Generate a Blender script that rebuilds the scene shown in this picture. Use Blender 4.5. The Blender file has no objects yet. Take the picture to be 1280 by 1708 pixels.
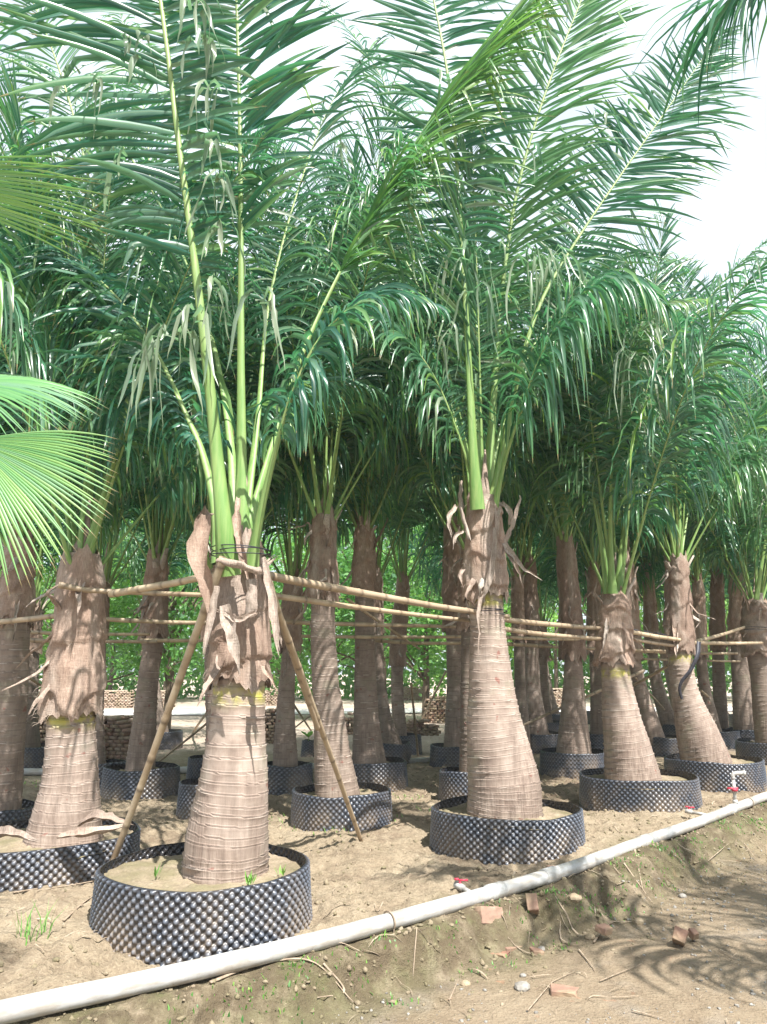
import bpy, math, random
import numpy as np
from mathutils import Vector, Matrix

# ------------------------------------------------------------------ camera, sky, sun, exposure
SC = bpy.context.scene
COL = SC.collection
EYE = Vector((0, 0, 1.48)); PITCH = math.atan(264 / 1290); FPX = 1290.0
cd = bpy.data.cameras.new('camera'); cam = bpy.data.objects.new('camera', cd); COL.objects.link(cam)
cam.location = EYE; cam.rotation_euler = (math.pi / 2 + PITCH, 0, 0)
cd.sensor_fit = 'VERTICAL'; cd.sensor_height = 36; cd.lens = 36 * FPX / 1708; cd.clip_end = 1500; cd.clip_start = .05
SC.camera = cam
SUN_EL, SUN_AZ = 58.0, 150.0            # azimuth clockwise from +Y: the sun stands behind and to the right of the camera
W = bpy.data.worlds.new('World'); SC.world = W; W.use_nodes = True
nt = W.node_tree; nt.nodes.clear()
sky = nt.nodes.new('ShaderNodeTexSky'); sky.sky_type = 'NISHITA'; sky.sun_disc = False
sky.sun_elevation = math.radians(SUN_EL); sky.sun_rotation = math.radians(SUN_AZ)
sky.air_density = 1.0; sky.dust_density = 3.0; sky.altitude = 0
# thin bright cloud veil over the blue
tcw = nt.nodes.new('ShaderNodeTexCoord'); nzw = nt.nodes.new('ShaderNodeTexNoise'); nzw.inputs['Scale'].default_value = 2.2; nzw.inputs['Detail'].default_value = 8
rw = nt.nodes.new('ShaderNodeValToRGB'); rw.color_ramp.elements[0].position = .3; rw.color_ramp.elements[0].color = (.50,) * 3 + (1,); rw.color_ramp.elements[1].position = .62; rw.color_ramp.elements[1].color = (.93,) * 3 + (1,)
mxw = nt.nodes.new('ShaderNodeMixRGB'); mxw.inputs[2].default_value = (7.4, 8.2, 9.0, 1)
bg = nt.nodes.new('ShaderNodeBackground'); bg.inputs[1].default_value = .082
ow = nt.nodes.new('ShaderNodeOutputWorld')
L = nt.links.new
L(tcw.outputs['Generated'], nzw.inputs['Vector']); L(nzw.outputs['Fac'], rw.inputs['Fac']); L(rw.outputs['Color'], mxw.inputs[0])
L(sky.outputs[0], mxw.inputs[1]); L(mxw.outputs[0], bg.inputs[0]); L(bg.outputs[0], ow.inputs[0])
sd = bpy.data.lights.new('sun', 'SUN'); sun = bpy.data.objects.new('sun', sd); COL.objects.link(sun)
sd.energy = 5.0; sd.angle = math.radians(.6); sd.color = (1, .97, .92)
_a = math.radians(SUN_AZ); _e = math.radians(SUN_EL)
SUNV = Vector((math.sin(_a) * math.cos(_e), math.cos(_a) * math.cos(_e), math.sin(_e)))
sun.rotation_euler = SUNV.to_track_quat('Z', 'Y').to_euler(); sun.location = SUNV * 40
vs = SC.view_settings; vs.view_transform = 'Standard'; vs.look = 'None'; vs.exposure = 1.06; vs.gamma = 1; vs.use_curve_mapping = False
SC.cycles.max_bounces = 7; SC.cycles.diffuse_bounces = 3; SC.cycles.glossy_bounces = 2; SC.cycles.transmission_bounces = 4; SC.cycles.transparent_max_bounces = 6
SC.cycles.use_denoising = True

# ------------------------------------------------------------------ helpers
CP, SP = math.cos(PITCH), math.sin(PITCH)
def ray(px, py):
    u = (px - 640) / FPX; v = (854 - py) / FPX
    return Vector((u, CP - v * SP, SP + v * CP))
def at(px, py, Y):
    "world point seen at a photograph pixel, at distance Y in front of the lens"
    d = ray(px, py); return EYE + d * (Y / d.y)
DY = ([0, 4.9, 5.75, 6.63, 8.72, 10.35, 12.1, 14, 30], [0, 0, .2, .38, .42, .46, .9, .3, 0])
def atr(px, py, Y):
    "the same, for things tied to the front row, whose spacing was measured on the rings"
    return at(px, py, Y + float(np.interp(Y, *DY)))
def on(px, py, z):
    "world point seen at a photograph pixel, at height z"
    d = ray(px, py); return EYE + d * ((z - EYE.z) / d.z)
def pxm(px, py, Y):
    "metres per photograph pixel at that point"
    return Y / ray(px, py).y / FPX

def hash3(ix, iy, iz):
    n = (ix * 374761393 + iy * 668265263 + iz * 1274126177) & 0xffffffff
    n = ((n ^ (n >> 13)) * 1274126177) & 0xffffffff
    return ((n ^ (n >> 16)) & 0xffff) / 65535.0
def vnoise(x, y, z=0.0):
    x, y, z = np.broadcast_arrays(np.asarray(x, float), np.asarray(y, float), np.asarray(z, float))
    fx, fy, fz = np.floor(x), np.floor(y), np.floor(z)
    ix, iy, iz = fx.astype(np.int64), fy.astype(np.int64), fz.astype(np.int64)
    tx, ty, tz = x - fx, y - fy, z - fz
    tx, ty, tz = (t * t * (3 - 2 * t) for t in (tx, ty, tz))
    def c(a, b, d): return hash3(ix + a, iy + b, iz + d)
    def lp(a, b, t): return a + (b - a) * t
    return lp(lp(lp(c(0, 0, 0), c(1, 0, 0), tx), lp(c(0, 1, 0), c(1, 1, 0), tx), ty),
              lp(lp(c(0, 0, 1), c(1, 0, 1), tx), lp(c(0, 1, 1), c(1, 1, 1), tx), ty), tz) * 2 - 1
def fbm(x, y, z=0.0, o=4):
    s, a = 0, .5
    for _ in range(o):
        s = s + a * vnoise(x, y, z); x = x * 2.03 + 7.1; y = y * 2.03 + 3.3; z = np.asarray(z) * 2.03 + 1.7; a *= .5
    return s
def sstep(a, b, x):
    t = np.clip((np.asarray(x, float) - a) / (b - a), 0, 1); return t * t * (3 - 2 * t)

def mesh_np(name, V, F, mats, attrs=None, smooth=True, midx=None):
    "V (n,3), F list of arrays of equal-length faces (or one array)"
    me = bpy.data.meshes.new(name)
    if isinstance(F, np.ndarray): F = [F]
    F = [f for f in F if len(f)]
    me.vertices.add(len(V)); me.vertices.foreach_set('co', np.asarray(V, np.float32).ravel())
    loops = np.concatenate([f.ravel() for f in F]).astype(np.int32)
    tot = np.concatenate([np.full(len(f), f.shape[1], np.int32) for f in F])
    st = np.concatenate([[0], np.cumsum(tot)[:-1]]).astype(np.int32)
    me.loops.add(len(loops)); me.loops.foreach_set('vertex_index', loops)
    me.polygons.add(len(tot)); me.polygons.foreach_set('loop_start', st); me.polygons.foreach_set('loop_total', tot)
    if smooth: me.polygons.foreach_set('use_smooth', np.ones(len(tot), bool))
    if midx is not None: me.polygons.foreach_set('material_index', np.asarray(midx, np.int32))
    for m in (mats if isinstance(mats, (list, tuple)) else [mats]): me.materials.append(m)
    for k, a in (attrs or {}).items():
        a = np.asarray(a, np.float32)
        if a.ndim == 1:
            t = me.attributes.new(k, 'FLOAT', 'POINT'); t.data.foreach_set('value', a)
        else:
            t = me.attributes.new(k, 'FLOAT_COLOR', 'POINT'); t.data.foreach_set('color', a.ravel())
    me.update(calc_edges=True)
    return me
def link(name, me, parent=None, loc=None):
    o = bpy.data.objects.new(name, me); COL.objects.link(o)
    if parent: o.parent = parent
    if loc is not None: o.location = loc
    return o
def tag(o, label=None, cat=None, group=None, kind=None):
    for k, v in (('label', label), ('category', cat), ('group', group), ('kind', kind)):
        if v: o[k] = v
    return o
def empty(name, loc=(0, 0, 0)):
    o = bpy.data.objects.new(name, None); COL.objects.link(o); o.location = loc; o.empty_display_size = .2; return o

class MB:
    "collects pieces into one mesh"
    def __init__(s): s.V = []; s.F = {}; s.n = 0; s.A = []
    def add(s, V, F, a=0.0):
        V = np.asarray(V, float); F = np.asarray(F, np.int64)
        s.V.append(V); s.F.setdefault(F.shape[1], []).append(F + s.n)
        s.A.append(np.full(len(V), a) if np.isscalar(a) else np.asarray(a, float)); s.n += len(V)
    def mesh(s, name, mat, smooth=True):
        return mesh_np(name, np.concatenate(s.V), [np.concatenate(f) for f in s.F.values()], mat, {'var': np.concatenate(s.A)}, smooth)

def gridF(nu, nv, wrap=False):
    "quads over nv rows of nu verts"
    i = np.arange(nu if wrap else nu - 1); j = np.arange(nv - 1)
    I, J = np.meshgrid(i, j); I2 = (I + 1) % nu
    return np.stack([J * nu + I, J * nu + I2, (J + 1) * nu + I2, (J + 1) * nu + I], -1).reshape(-1, 4)
def spline(P, n):
    "Catmull-Rom through points, n samples, even spacing"
    P = np.array([list(p) for p in P], float)
    if len(P) == 2: return P[0] + (P[1] - P[0]) * np.linspace(0, 1, n)[:, None]
    Q = np.vstack([2 * P[0] - P[1], P, 2 * P[-1] - P[-2]]); out = []
    for i in range(1, len(Q) - 2):
        t = np.linspace(0, 1, 24, endpoint=False)[:, None]
        a, b, c, d = Q[i - 1], Q[i], Q[i + 1], Q[i + 2]
        out.append(.5 * (2 * b + (c - a) * t + (2 * a - 5 * b + 4 * c - d) * t ** 2 + (3 * b - a - 3 * c + d) * t ** 3))
    out.append(P[-1:]); C = np.vstack(out)
    s = np.concatenate([[0], np.cumsum(np.linalg.norm(np.diff(C, axis=0), axis=1))])
    u = np.linspace(0, s[-1], n)
    return np.stack([np.interp(u, s, C[:, k]) for k in range(3)], 1)
def norm(a): return a / np.maximum(np.linalg.norm(a, axis=-1, keepdims=True), 1e-9)
def frames(C, hint):
    T = norm(np.gradient(C, axis=0)); h = np.asarray(hint, float)
    S = norm(np.cross(T, h)); N = np.cross(S, T); return T, S, N
def tube(C, R, k=8, hint=(0.13, 1, .21), flat=1.0, cap=True):
    "verts, quads, caps of a tube along C with radii R"
    C = np.asarray(C, float); R = np.broadcast_to(np.asarray(R, float), (len(C),))
    T, S, N = frames(C, hint); a = np.linspace(0, 2 * math.pi, k, endpoint=False)
    V = (C[:, None] + R[:, None, None] * (np.cos(a)[None, :, None] * S[:, None] + flat * np.sin(a)[None, :, None] * N[:, None])).reshape(-1, 3)
    F = gridF(k, len(C), True)
    return V, F
def add_tube(mb, C, R, k=8, a=0.0, hint=(.13, 1, .21), flat=1.0):
    V, F = tube(C, R, k, hint, flat); C = np.asarray(C, float)
    n = len(V); V = np.vstack([V, C[:1], C[-1:]])
    mb.add(V, F, a)
    i = np.arange(k); base = mb.n - n - 2
    lo = np.stack([np.full(k, n), (i + 1) % k, i], 1); hi = np.stack([np.full(k, n + 1), n - k + i, n - k + (i + 1) % k], 1)
    mb.F.setdefault(3, []).append(np.vstack([lo, hi]) + base)
def box_np(c, s, R=None, jit=0, rng=None):
    v = np.array([[x, y, z] for z in (-.5, .5) for y in (-.5, .5) for x in (-.5, .5)]) * np.asarray(s)
    if jit: v = v + rng.normal(0, jit, v.shape)
    if R is not None: v = v @ np.array(R).T
    return v + np.asarray(c), np.array([[0, 2, 3, 1], [4, 5, 7, 6], [0, 1, 5, 4], [2, 6, 7, 3], [0, 4, 6, 2], [1, 3, 7, 5]])

# ------------------------------------------------------------------ materials
def newmat(name):
    m = bpy.data.materials.new(name); m.use_nodes = True; t = m.node_tree; t.nodes.clear()
    o = t.nodes.new('ShaderNodeOutputMaterial'); p = t.nodes.new('ShaderNodeBsdfPrincipled'); t.links.new(p.outputs[0], o.inputs[0])
    return m, t, p, o
def N(t, typ, **kw):
    n = t.nodes.new(typ)
    for k, v in kw.items():
        if k in n.inputs: n.inputs[k].default_value = v
        else: setattr(n, k, v)
    return n
def ramp(t, fac, stops):
    r = t.nodes.new('ShaderNodeValToRGB'); e = r.color_ramp.elements
    while len(e) < len(stops): e.new(.5)
    for i, (p, c) in enumerate(stops): e[i].position = p; e[i].color = tuple(c) + (1,) if len(c) == 3 else c
    if fac is not None: t.links.new(fac, r.inputs[0])
    return r.outputs[0]
def mix(t, fac, a, b, blend='MIX'):
    m = t.nodes.new('ShaderNodeMixRGB'); m.blend_type = blend
    for i, s in ((0, fac), (1, a), (2, b)):
        if isinstance(s, (int, float)): m.inputs[i].default_value = s if i == 0 else (s, s, s, 1)
        elif isinstance(s, tuple): m.inputs[i].default_value = s + (1,) if len(s) == 3 else s
        else: t.links.new(s, m.inputs[i])
    return m.outputs[0]
def mth(t, op, a, b=None, c=None):
    m = t.nodes.new('ShaderNodeMath'); m.operation = op
    for i, s in enumerate((a, b, c)):
        if s is None: continue
        if isinstance(s, (int, float)): m.inputs[i].default_value = s
        else: t.links.new(s, m.inputs[i])
    return m.outputs[0]
def noise(t, vec, scale, detail=4, rough=.55, dist=0):
    n = N(t, 'ShaderNodeTexNoise', Scale=scale, Detail=detail, Roughness=rough, Distortion=dist); t.links.new(vec, n.inputs['Vector']); return n.outputs['Fac']
def mapping(t, vec, sc):
    m = t.nodes.new('ShaderNodeMapping'); m.inputs['Scale'].default_value = sc; t.links.new(vec, m.inputs['Vector']); return m.outputs[0]
def bump(t, p, h, strength=.4, dist=.01):
    b = t.nodes.new('ShaderNodeBump'); b.inputs['Strength'].default_value = strength; b.inputs['Distance'].default_value = dist
    t.links.new(h, b.inputs['Height']); t.links.new(b.outputs[0], p.inputs['Normal'])
def attr(t, name):
    a = t.nodes.new('ShaderNodeAttribute'); a.attribute_name = name; return a

def leaf_material(name, dark, mid, yel, trans=.3, rough=.36, tcol=(.20, .48, .06)):
    m, t, p, o = newmat(name)
    a = attr(t, 'leaf'); sx = N(t, 'ShaderNodeSeparateColor'); t.links.new(a.outputs['Color'], sx.inputs[0])
    r, tip, dry = sx.outputs[0], sx.outputs[1], sx.outputs[2]
    tc = N(t, 'ShaderNodeTexCoord'); nz = noise(t, tc.outputs['Object'], 3.0, 3)
    c = ramp(t, r, [(0, dark), (.6, mid), (.9, [(x + y) * .5 for x, y in zip(mid, yel)]), (1, yel)])
    c = mix(t, mth(t, 'MULTIPLY', nz, .45), c, tuple(dark))
    oi = N(t, 'ShaderNodeObjectInfo'); c = mix(t, ramp(t, oi.outputs['Random'], [(.45, (0, 0, 0)), (1, (.55, .55, .55))]), c, tuple((x * .5 + y * .5) for x, y in zip(mid, yel)))
    wn = N(t, 'ShaderNodeTexWhiteNoise'); wn.noise_dimensions = '1D'; t.links.new(r, wn.inputs['W']); c = mix(t, ramp(t, wn.outputs['Value'], [(.72, (0, 0, 0)), (.95, (.6, .6, .6))]), c, (.20, .36, .24))
    # tips turn yellow, then straw
    tt = mth(t, 'MULTIPLY', mth(t, 'POWER', tip, 3.0), mth(t, 'POWER', r, 2.0))
    c = mix(t, mth(t, 'MULTIPLY', tt, .75), c, tuple(yel))
    te = mth(t, 'GREATER_THAN', mth(t, 'ADD', tip, mth(t, 'MULTIPLY', r, .09)), 1.0)
    c = mix(t, te, c, (.33, .24, .12))
    c = mix(t, dry, c, (.36, .40, .29))
    # paler keel
    al = mth(t, 'SUBTRACT', 1.0, mth(t, 'MULTIPLY', mth(t, 'ABSOLUTE', mth(t, 'SUBTRACT', a.outputs['Alpha'], .5)), 2.0))
    c = mix(t, mth(t, 'MULTIPLY', mth(t, 'POWER', al, 9.0), .45), c, (.22, .34, .10))
    t.links.new(c, p.inputs['Base Color']); p.inputs['Roughness'].default_value = rough; p.inputs['Specular IOR Level'].default_value = .65
    tr = N(t, 'ShaderNodeBsdfTranslucent'); t.links.new(mix(t, .5, c, tcol), tr.inputs[0])
    ms = N(t, 'ShaderNodeMixShader'); ms.inputs[0].default_value = trans
    t.links.new(p.outputs[0], ms.inputs[1]); t.links.new(tr.outputs[0], ms.inputs[2]); t.links.new(ms.outputs[0], o.inputs[0])
    return m
M = {}
M['leaf'] = leaf_material('coconut_leaf', (.009, .056, .052), (.046, .205, .136), (.32, .50, .07), trans=.42, rough=.31, tcol=(.13, .50, .16))
M['leaf_bright'] = leaf_material('side_lit_leaf', (.02, .12, .06), (.06, .25, .09), (.28, .44, .08), trans=.4)  # brighter copy for one diagonal frond, its side light put into the colour
M['fan'] = leaf_material('fan_leaf', (.05, .20, .09), (.20, .46, .14), (.48, .66, .18), trans=.35, rough=.42)
M['broad'] = leaf_material('broad_leaf', (.03, .15, .04), (.18, .46, .08), (.50, .72, .12), trans=.42, rough=.45, tcol=(.3, .6, .08))

def trunk_material():
    m, t, p, o = newmat('palm_bark'); tc = N(t, 'ShaderNodeTexCoord'); ob = tc.outputs['Object']
    rg = attr(t, 'ring').outputs['Fac']; pt = attr(t, 'paint').outputs['Fac']; row_shade = attr(t, 'old').outputs['Fac']; rt = attr(t, 'root').outputs['Fac']
    n1 = noise(t, ob, 6, 5, .6); nv = noise(t, mapping(t, ob, (48, 48, 4)), 1.0, 4, .6); nh = noise(t, mapping(t, ob, (7, 7, 45)), 1.0, 4, .6)
    c = ramp(t, n1, [(.28, (.23, .17, .14)), (.5, (.37, .29, .24)), (.72, (.50, .415, .355))])
    low_ = attr(t, 'root').outputs['Fac']
    c = mix(t, mth(t, 'ADD', .10, mth(t, 'MULTIPLY', low_, .32)), c, ramp(t, nv, [(.34, (.10, .07, .055)), (.52, (.34, .26, .215)), (.75, (.50, .41, .34))]))
    oi_ = N(t, 'ShaderNodeObjectInfo'); c = mix(t, mth(t, 'MULTIPLY', mth(t, 'MULTIPLY', oi_.outputs['Random'], row_shade), .6), c, (.13, .105, .08))  # back trunks darkened at random: crown shade and weathering put into the bark colour
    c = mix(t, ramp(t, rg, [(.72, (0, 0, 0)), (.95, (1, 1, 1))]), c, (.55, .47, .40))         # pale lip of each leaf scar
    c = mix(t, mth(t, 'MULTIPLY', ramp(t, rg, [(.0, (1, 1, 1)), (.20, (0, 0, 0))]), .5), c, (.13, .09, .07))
    big = noise(t, ob, 2.6, 3, .6)
    c = mix(t, ramp(t, big, [(.56, (0, 0, 0)), (.72, (.45, .45, .45))]), c, (.24, .27, .17))    # lichen-grey weathering
    stn = noise(t, mapping(t, ob, (5, 5, 1.1)), 1.0, 5, .65, .5); c = mix(t, ramp(t, stn, [(.52, (0, 0, 0)), (.68, (.6, .6, .6))]), c, (.17, .13, .105))
    red = noise(t, ob, 11, 2)
    c = mix(t, mth(t, 'MULTIPLY', ramp(t, red, [(.69, (0, 0, 0)), (.73, (1, 1, 1))]), .55), c, (.22, .05, .035))
    pn = noise(t, ob, 14, 4, .6)
    c = mix(t, mth(t, 'MULTIPLY', pt, ramp(t, pn, [(.38, (0, 0, 0)), (.6, (1, 1, 1))])), c, (.50, .48, .05))
    c = mix(t, mth(t, 'MULTIPLY', rt, .12), c, (.17, .11, .07))
    t.links.new(c, p.inputs['Base Color']); p.inputs['Roughness'].default_value = .82; p.inputs['Specular IOR Level'].default_value = .25
    h = mth(t, 'ADD', mth(t, 'MULTIPLY', nv, mth(t, 'ADD', .15, mth(t, 'MULTIPLY', low_, .9))), mth(t, 'ADD', mth(t, 'MULTIPLY', nh, .12), mth(t, 'MULTIPLY', rg, .7)))
    bump(t, p, h, .85, .012); return m
M['bark'] = trunk_material()
def husk_material():
    m, t, p, o = newmat('sheath_fibre'); tc = N(t, 'ShaderNodeTexCoord'); ob = tc.outputs['Object']; v = attr(t, 'var').outputs['Fac']
    n1 = noise(t, ob, 5, 5, .6, .6); w = noise(t, mapping(t, ob, (110, 110, 14)), 1, 4, .7, .4); w2 = noise(t, mapping(t, ob, (16, 16, 120)), 1, 3, .6)
    c = ramp(t, n1, [(.25, (.16, .10, .075)), (.45, (.36, .25, .195)), (.6, (.50, .39, .315)), (.78, (.64, .55, .47))])
    c = mix(t, .5, c, ramp(t, w, [(.32, (.13, .09, .07)), (.55, (.42, .30, .23)), (.75, (.62, .50, .40))]))
    c = mix(t, .12, c, ramp(t, w2, [(.4, (.2, .12, .08)), (.7, (.6, .45, .33))]))
    oi = N(t, 'ShaderNodeObjectInfo'); c = mix(t, mth(t, 'MULTIPLY', oi.outputs['Random'], .4), c, (.10, .07, .058))
    c = mix(t, mth(t, 'MULTIPLY', v, .9), c, ramp(t, w, [(.3, (.30, .26, .23)), (.7, (.66, .58, .50))]))
    t.links.new(c, p.inputs['Base Color']); p.inputs['Roughness'].default_value = .85; p.inputs['Specular IOR Level'].default_value = .2
    bump(t, p, mth(t, 'ADD', w, mth(t, 'MULTIPLY', w2, .5)), .9, .008); return m
M['husk'] = husk_material()
def petiole_material(name, low, high):
    m, t, p, o = newmat(name); tc = N(t, 'ShaderNodeTexCoord'); v = attr(t, 'var').outputs['Fac']
    n1 = noise(t, mapping(t, tc.outputs['Object'], (40, 40, 3)), 1, 3)
    c = ramp(t, v, [(0, low), (.5, [(a + b) / 2 for a, b in zip(low, high)]), (1, high)]); c = mix(t, .35, c, ramp(t, n1, [(.35, [x * .6 for x in low]), (.65, [min(1, x * 1.3) for x in high])]))
    t.links.new(c, p.inputs['Base Color']); p.inputs['Roughness'].default_value = .5
    return m
M['petiole'] = petiole_material('green_petiole', (.17, .34, .085), (.30, .32, .13))
M['drypetiole'] = petiole_material('dry_petiole', (.30, .22, .17), (.42, .33, .25))
def bamboo_material():
    m, t, p, o = newmat('bamboo'); tc = N(t, 'ShaderNodeTexCoord'); ob = tc.outputs['Object']; v = attr(t, 'var').outputs['Fac']
    oi = N(t, 'ShaderNodeObjectInfo')
    n1 = noise(t, ob, 4, 4, .6); n2 = noise(t, ob, 50, 3)
    c = ramp(t, n1, [(.3, (.38, .28, .17)), (.55, (.58, .46, .30)), (.75, (.70, .60, .43))])
    c = mix(t, mth(t, 'MULTIPLY', oi.outputs['Random'], .45), c, (.26, .19, .14))
    c = mix(t, mth(t, 'MULTIPLY', n2, .25), c, (.15, .10, .08)); c = mix(t, v, c, (.10, .07, .05))
    t.links.new(c, p.inputs['Base Color']); p.inputs['Roughness'].default_value = .5; bump(t, p, n2, .3, .003); return m
M['bamboo'] = bamboo_material()
def pot_material():
    m, t, p, o = newmat('black_ribbed_plastic'); tc = N(t, 'ShaderNodeTexCoord'); ob = tc.outputs['Object']
    v = attr(t, 'var').outputs['Fac']                         # 0 in the hollows .. 1 on the studs
    sx = N(t, 'ShaderNodeSeparateXYZ'); t.links.new(ob, sx.inputs[0])
    n1 = noise(t, ob, 4, 4, .6); n2 = noise(t, ob, 90, 2)
    low = mth(t, 'SUBTRACT', 1.0, mth(t, 'MULTIPLY', sx.outputs[2], 2.4))
    dust = mth(t, 'MULTIPLY', mth(t, 'MULTIPLY', ramp(t, n1, [(.42, (.03, .03, .03)), (.66, (1, 1, 1))]), low), 1.0)
    c = mix(t, dust, (.012, .016, .026), (.25, .18, .11))
    c = mix(t, mth(t, 'MULTIPLY', mth(t, 'POWER', v, 2.0), .42), c, (.30, .34, .42))   # scuffs and bluish sky shine painted on the stud heads
    t.links.new(c, p.inputs['Base Color']); p.inputs['Specular IOR Level'].default_value = .75
    t.links.new(mth(t, 'ADD', .26, mth(t, 'MULTIPLY', n1, .25)), p.inputs['Roughness']); return m
M['pot'] = pot_material()
def soil_common(t, ob):
    g1 = noise(t, ob, 1.3, 5, .6, .3); g2 = noise(t, ob, 9, 6, .65); g3 = noise(t, ob, 60, 4, .7)
    c = ramp(t, g1, [(.3, (.20, .148, .10)), (.5, (.33, .26, .18)), (.68, (.47, .39, .285))])
    c = mix(t, .5, c, ramp(t, g2, [(.3, (.12, .085, .06)), (.5, (.31, .245, .17)), (.72, (.49, .41, .30))]))
    c = mix(t, .35, c, ramp(t, g3, [(.33, (.12, .09, .06)), (.55, (.35, .28, .19)), (.72, (.56, .48, .36))]))
    return c, g1, g2, g3
def ground_material():
    m, t, p, o = newmat('earth'); tc = N(t, 'ShaderNodeTexCoord'); ob = tc.outputs['Object']
    c, g1, g2, g3 = soil_common(t, ob)
    z = attr(t, 'zone'); sx = N(t, 'ShaderNodeSeparateColor'); t.links.new(z.outputs['Color'], sx.inputs[0])
    path, bank, far, dark_soil = sx.outputs[0], sx.outputs[1], sx.outputs[2], z.outputs['Alpha']
    pc = mix(t, .45, c, (.25, .185, .125))
    gr = N(t, 'ShaderNodeTexVoronoi', Scale=85.0); t.links.new(ob, gr.inputs['Vector'])
    gmask = noise(t, ob, 1.7, 3, .5)
    gcol = mix(t, gr.outputs['Distance'], (.50, .49, .47), (.20, .19, .18))
    pc = mix(t, mth(t, 'MULTIPLY', ramp(t, gmask, [(.54, (0, 0, 0)), (.68, (1, 1, 1))]), .4), pc, gcol)
    c = mix(t, path, c, pc)
    mm = noise(t, ob, 3.2, 5, .65)
    c = mix(t, mth(t, 'MULTIPLY', bank, ramp(t, mm, [(.36, (0, 0, 0)), (.60, (.85, .85, .85))])), c, (.12, .135, .05))  # moss and algae
    c = mix(t, mth(t, 'MULTIPLY', bank, ramp(t, g2, [(.42, (.95, .95, .95)), (.63, (.3, .3, .3))])), c, (.12, .092, .058))
    c = mix(t, mth(t, 'MULTIPLY', dark_soil, ramp(t, g2, [(.35, (.85, .85, .85)), (.65, (.2, .2, .2))])), c, (.16, .11, .075))  # irregular patches of darker earth, more of them towards the back
    br = noise(t, ob, 5.5, 3, .6)
    c = mix(t, mth(t, 'MULTIPLY', path, ramp(t, br, [(.66, (0, 0, 0)), (.74, (.6, .6, .6))])), c, (.46, .21, .12))
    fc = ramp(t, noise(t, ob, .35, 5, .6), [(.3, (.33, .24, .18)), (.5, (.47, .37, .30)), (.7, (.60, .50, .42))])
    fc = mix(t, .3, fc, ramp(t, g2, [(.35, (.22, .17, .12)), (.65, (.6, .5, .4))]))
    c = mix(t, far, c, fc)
    t.links.new(c, p.inputs['Base Color']); p.inputs['Roughness'].default_value = .92; p.inputs['Specular IOR Level'].default_value = .2
    h = mth(t, 'ADD', mth(t, 'MULTIPLY', g2, 1.4), mth(t, 'MULTIPLY', g3, .6)); bump(t, p, h, 1.0, .03); return m
M['ground'] = ground_material()
def simple(name, stops, scale=8, rough=.8, bs=.5, bd=.006, detail=5, spec=.3, dist=0):
    m, t, p, o = newmat(name); tc = N(t, 'ShaderNodeTexCoord'); n = noise(t, tc.outputs['Object'], scale, detail, .65, dist)
    oi = N(t, 'ShaderNodeObjectInfo')
    c = mix(t, mth(t, 'MULTIPLY', oi.outputs['Random'], .3), ramp(t, n, stops), stops[0][1])
    t.links.new(c, p.inputs['Base Color']); p.inputs['Roughness'].default_value = rough; p.inputs['Specular IOR Level'].default_value = spec
    if bs: bump(t, p, n, bs, bd)
    return m
def soil_mat():
    m, t, p, o = newmat('potting_soil'); tc = N(t, 'ShaderNodeTexCoord'); ob = tc.outputs['Object']; c, g1, g2, g3 = soil_common(t, ob)
    c = mix(t, ramp(t, noise(t, ob, 4, 4), [(.38, (0, 0, 0)), (.62, (.75, .75, .75))]), c, (.17, .15, .075))
    t.links.new(c, p.inputs['Base Color']); p.inputs['Roughness'].default_value = .92; bump(t, p, mth(t, 'ADD', g2, g3), .8, .015); return m
M['soil'] = soil_mat()
M['clod'] = simple('clod', [(.3, (.20, .15, .10)), (.55, (.38, .30, .20)), (.75, (.52, .43, .30))], 20)
M['stone'] = simple('stone', [(.3, (.16, .145, .13)), (.55, (.29, .27, .24)), (.75, (.46, .44, .39))], 14, .75)
def brick_mat():
    m, t, p, o = newmat('red_brick'); tc = N(t, 'ShaderNodeTexCoord'); ob = tc.outputs['Object']; v = attr(t, 'var').outputs['Fac']
    n = noise(t, ob, 18, 5, .65); n2 = noise(t, ob, 5, 3)
    c = ramp(t, n, [(.3, (.15, .075, .05)), (.55, (.27, .135, .09)), (.75, (.38, .25, .18))]); c = mix(t, v, c, (.46, .37, .29))
    c = mix(t, ramp(t, n2, [(.45, (0, 0, 0)), (.7, (.7, .7, .7))]), c, (.30, .25, .15))
    t.links.new(c, p.inputs['Base Color']); p.inputs['Roughness'].default_value = .88; bump(t, p, n, .6, .004); return m
M['brick'] = brick_mat()
def pvc_mat():
    m, t, p, o = newmat('weathered_white_pvc'); tc = N(t, 'ShaderNodeTexCoord'); ob = tc.outputs['Object']
    n = noise(t, ob, 3, 5, .7); n2 = noise(t, mapping(t, ob, (6, 6, 30)), 1, 4, .6); g = N(t, 'ShaderNodeNewGeometry'); sx = N(t, 'ShaderNodeSeparateXYZ'); t.links.new(g.outputs['Normal'], sx.inputs[0])
    c = ramp(t, n, [(.35, (.38, .375, .36)), (.6, (.54, .54, .53))])
    c = mix(t, mth(t, 'MULTIPLY', ramp(t, n2, [(.42, (0, 0, 0)), (.62, (1, 1, 1))]), .6), c, (.30, .25, .19))
    c = mix(t, mth(t, 'MULTIPLY', ramp(t, noise(t, ob, 40, 3), [(.6, (0, 0, 0)), (.7, (1, 1, 1))]), .3), c, (.25, .2, .15))
    t.links.new(c, p.inputs['Base Color']); p.inputs['Roughness'].default_value = .42; return m
M['pvc'] = pvc_mat()
M['valve'] = simple('red_valve', [(.3, (.45, .03, .06)), (.7, (.60, .08, .12))], 20, .4, 0)
M['strap'] = simple('black_strap', [(.3, (.02, .02, .025)), (.7, (.06, .06, .075))], 30, .45, 0)
M['husk_dry'] = simple('dry_litter', [(.3, (.20, .145, .10)), (.55, (.38, .30, .22)), (.75, (.56, .48, .38))], 25, .8)
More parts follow.
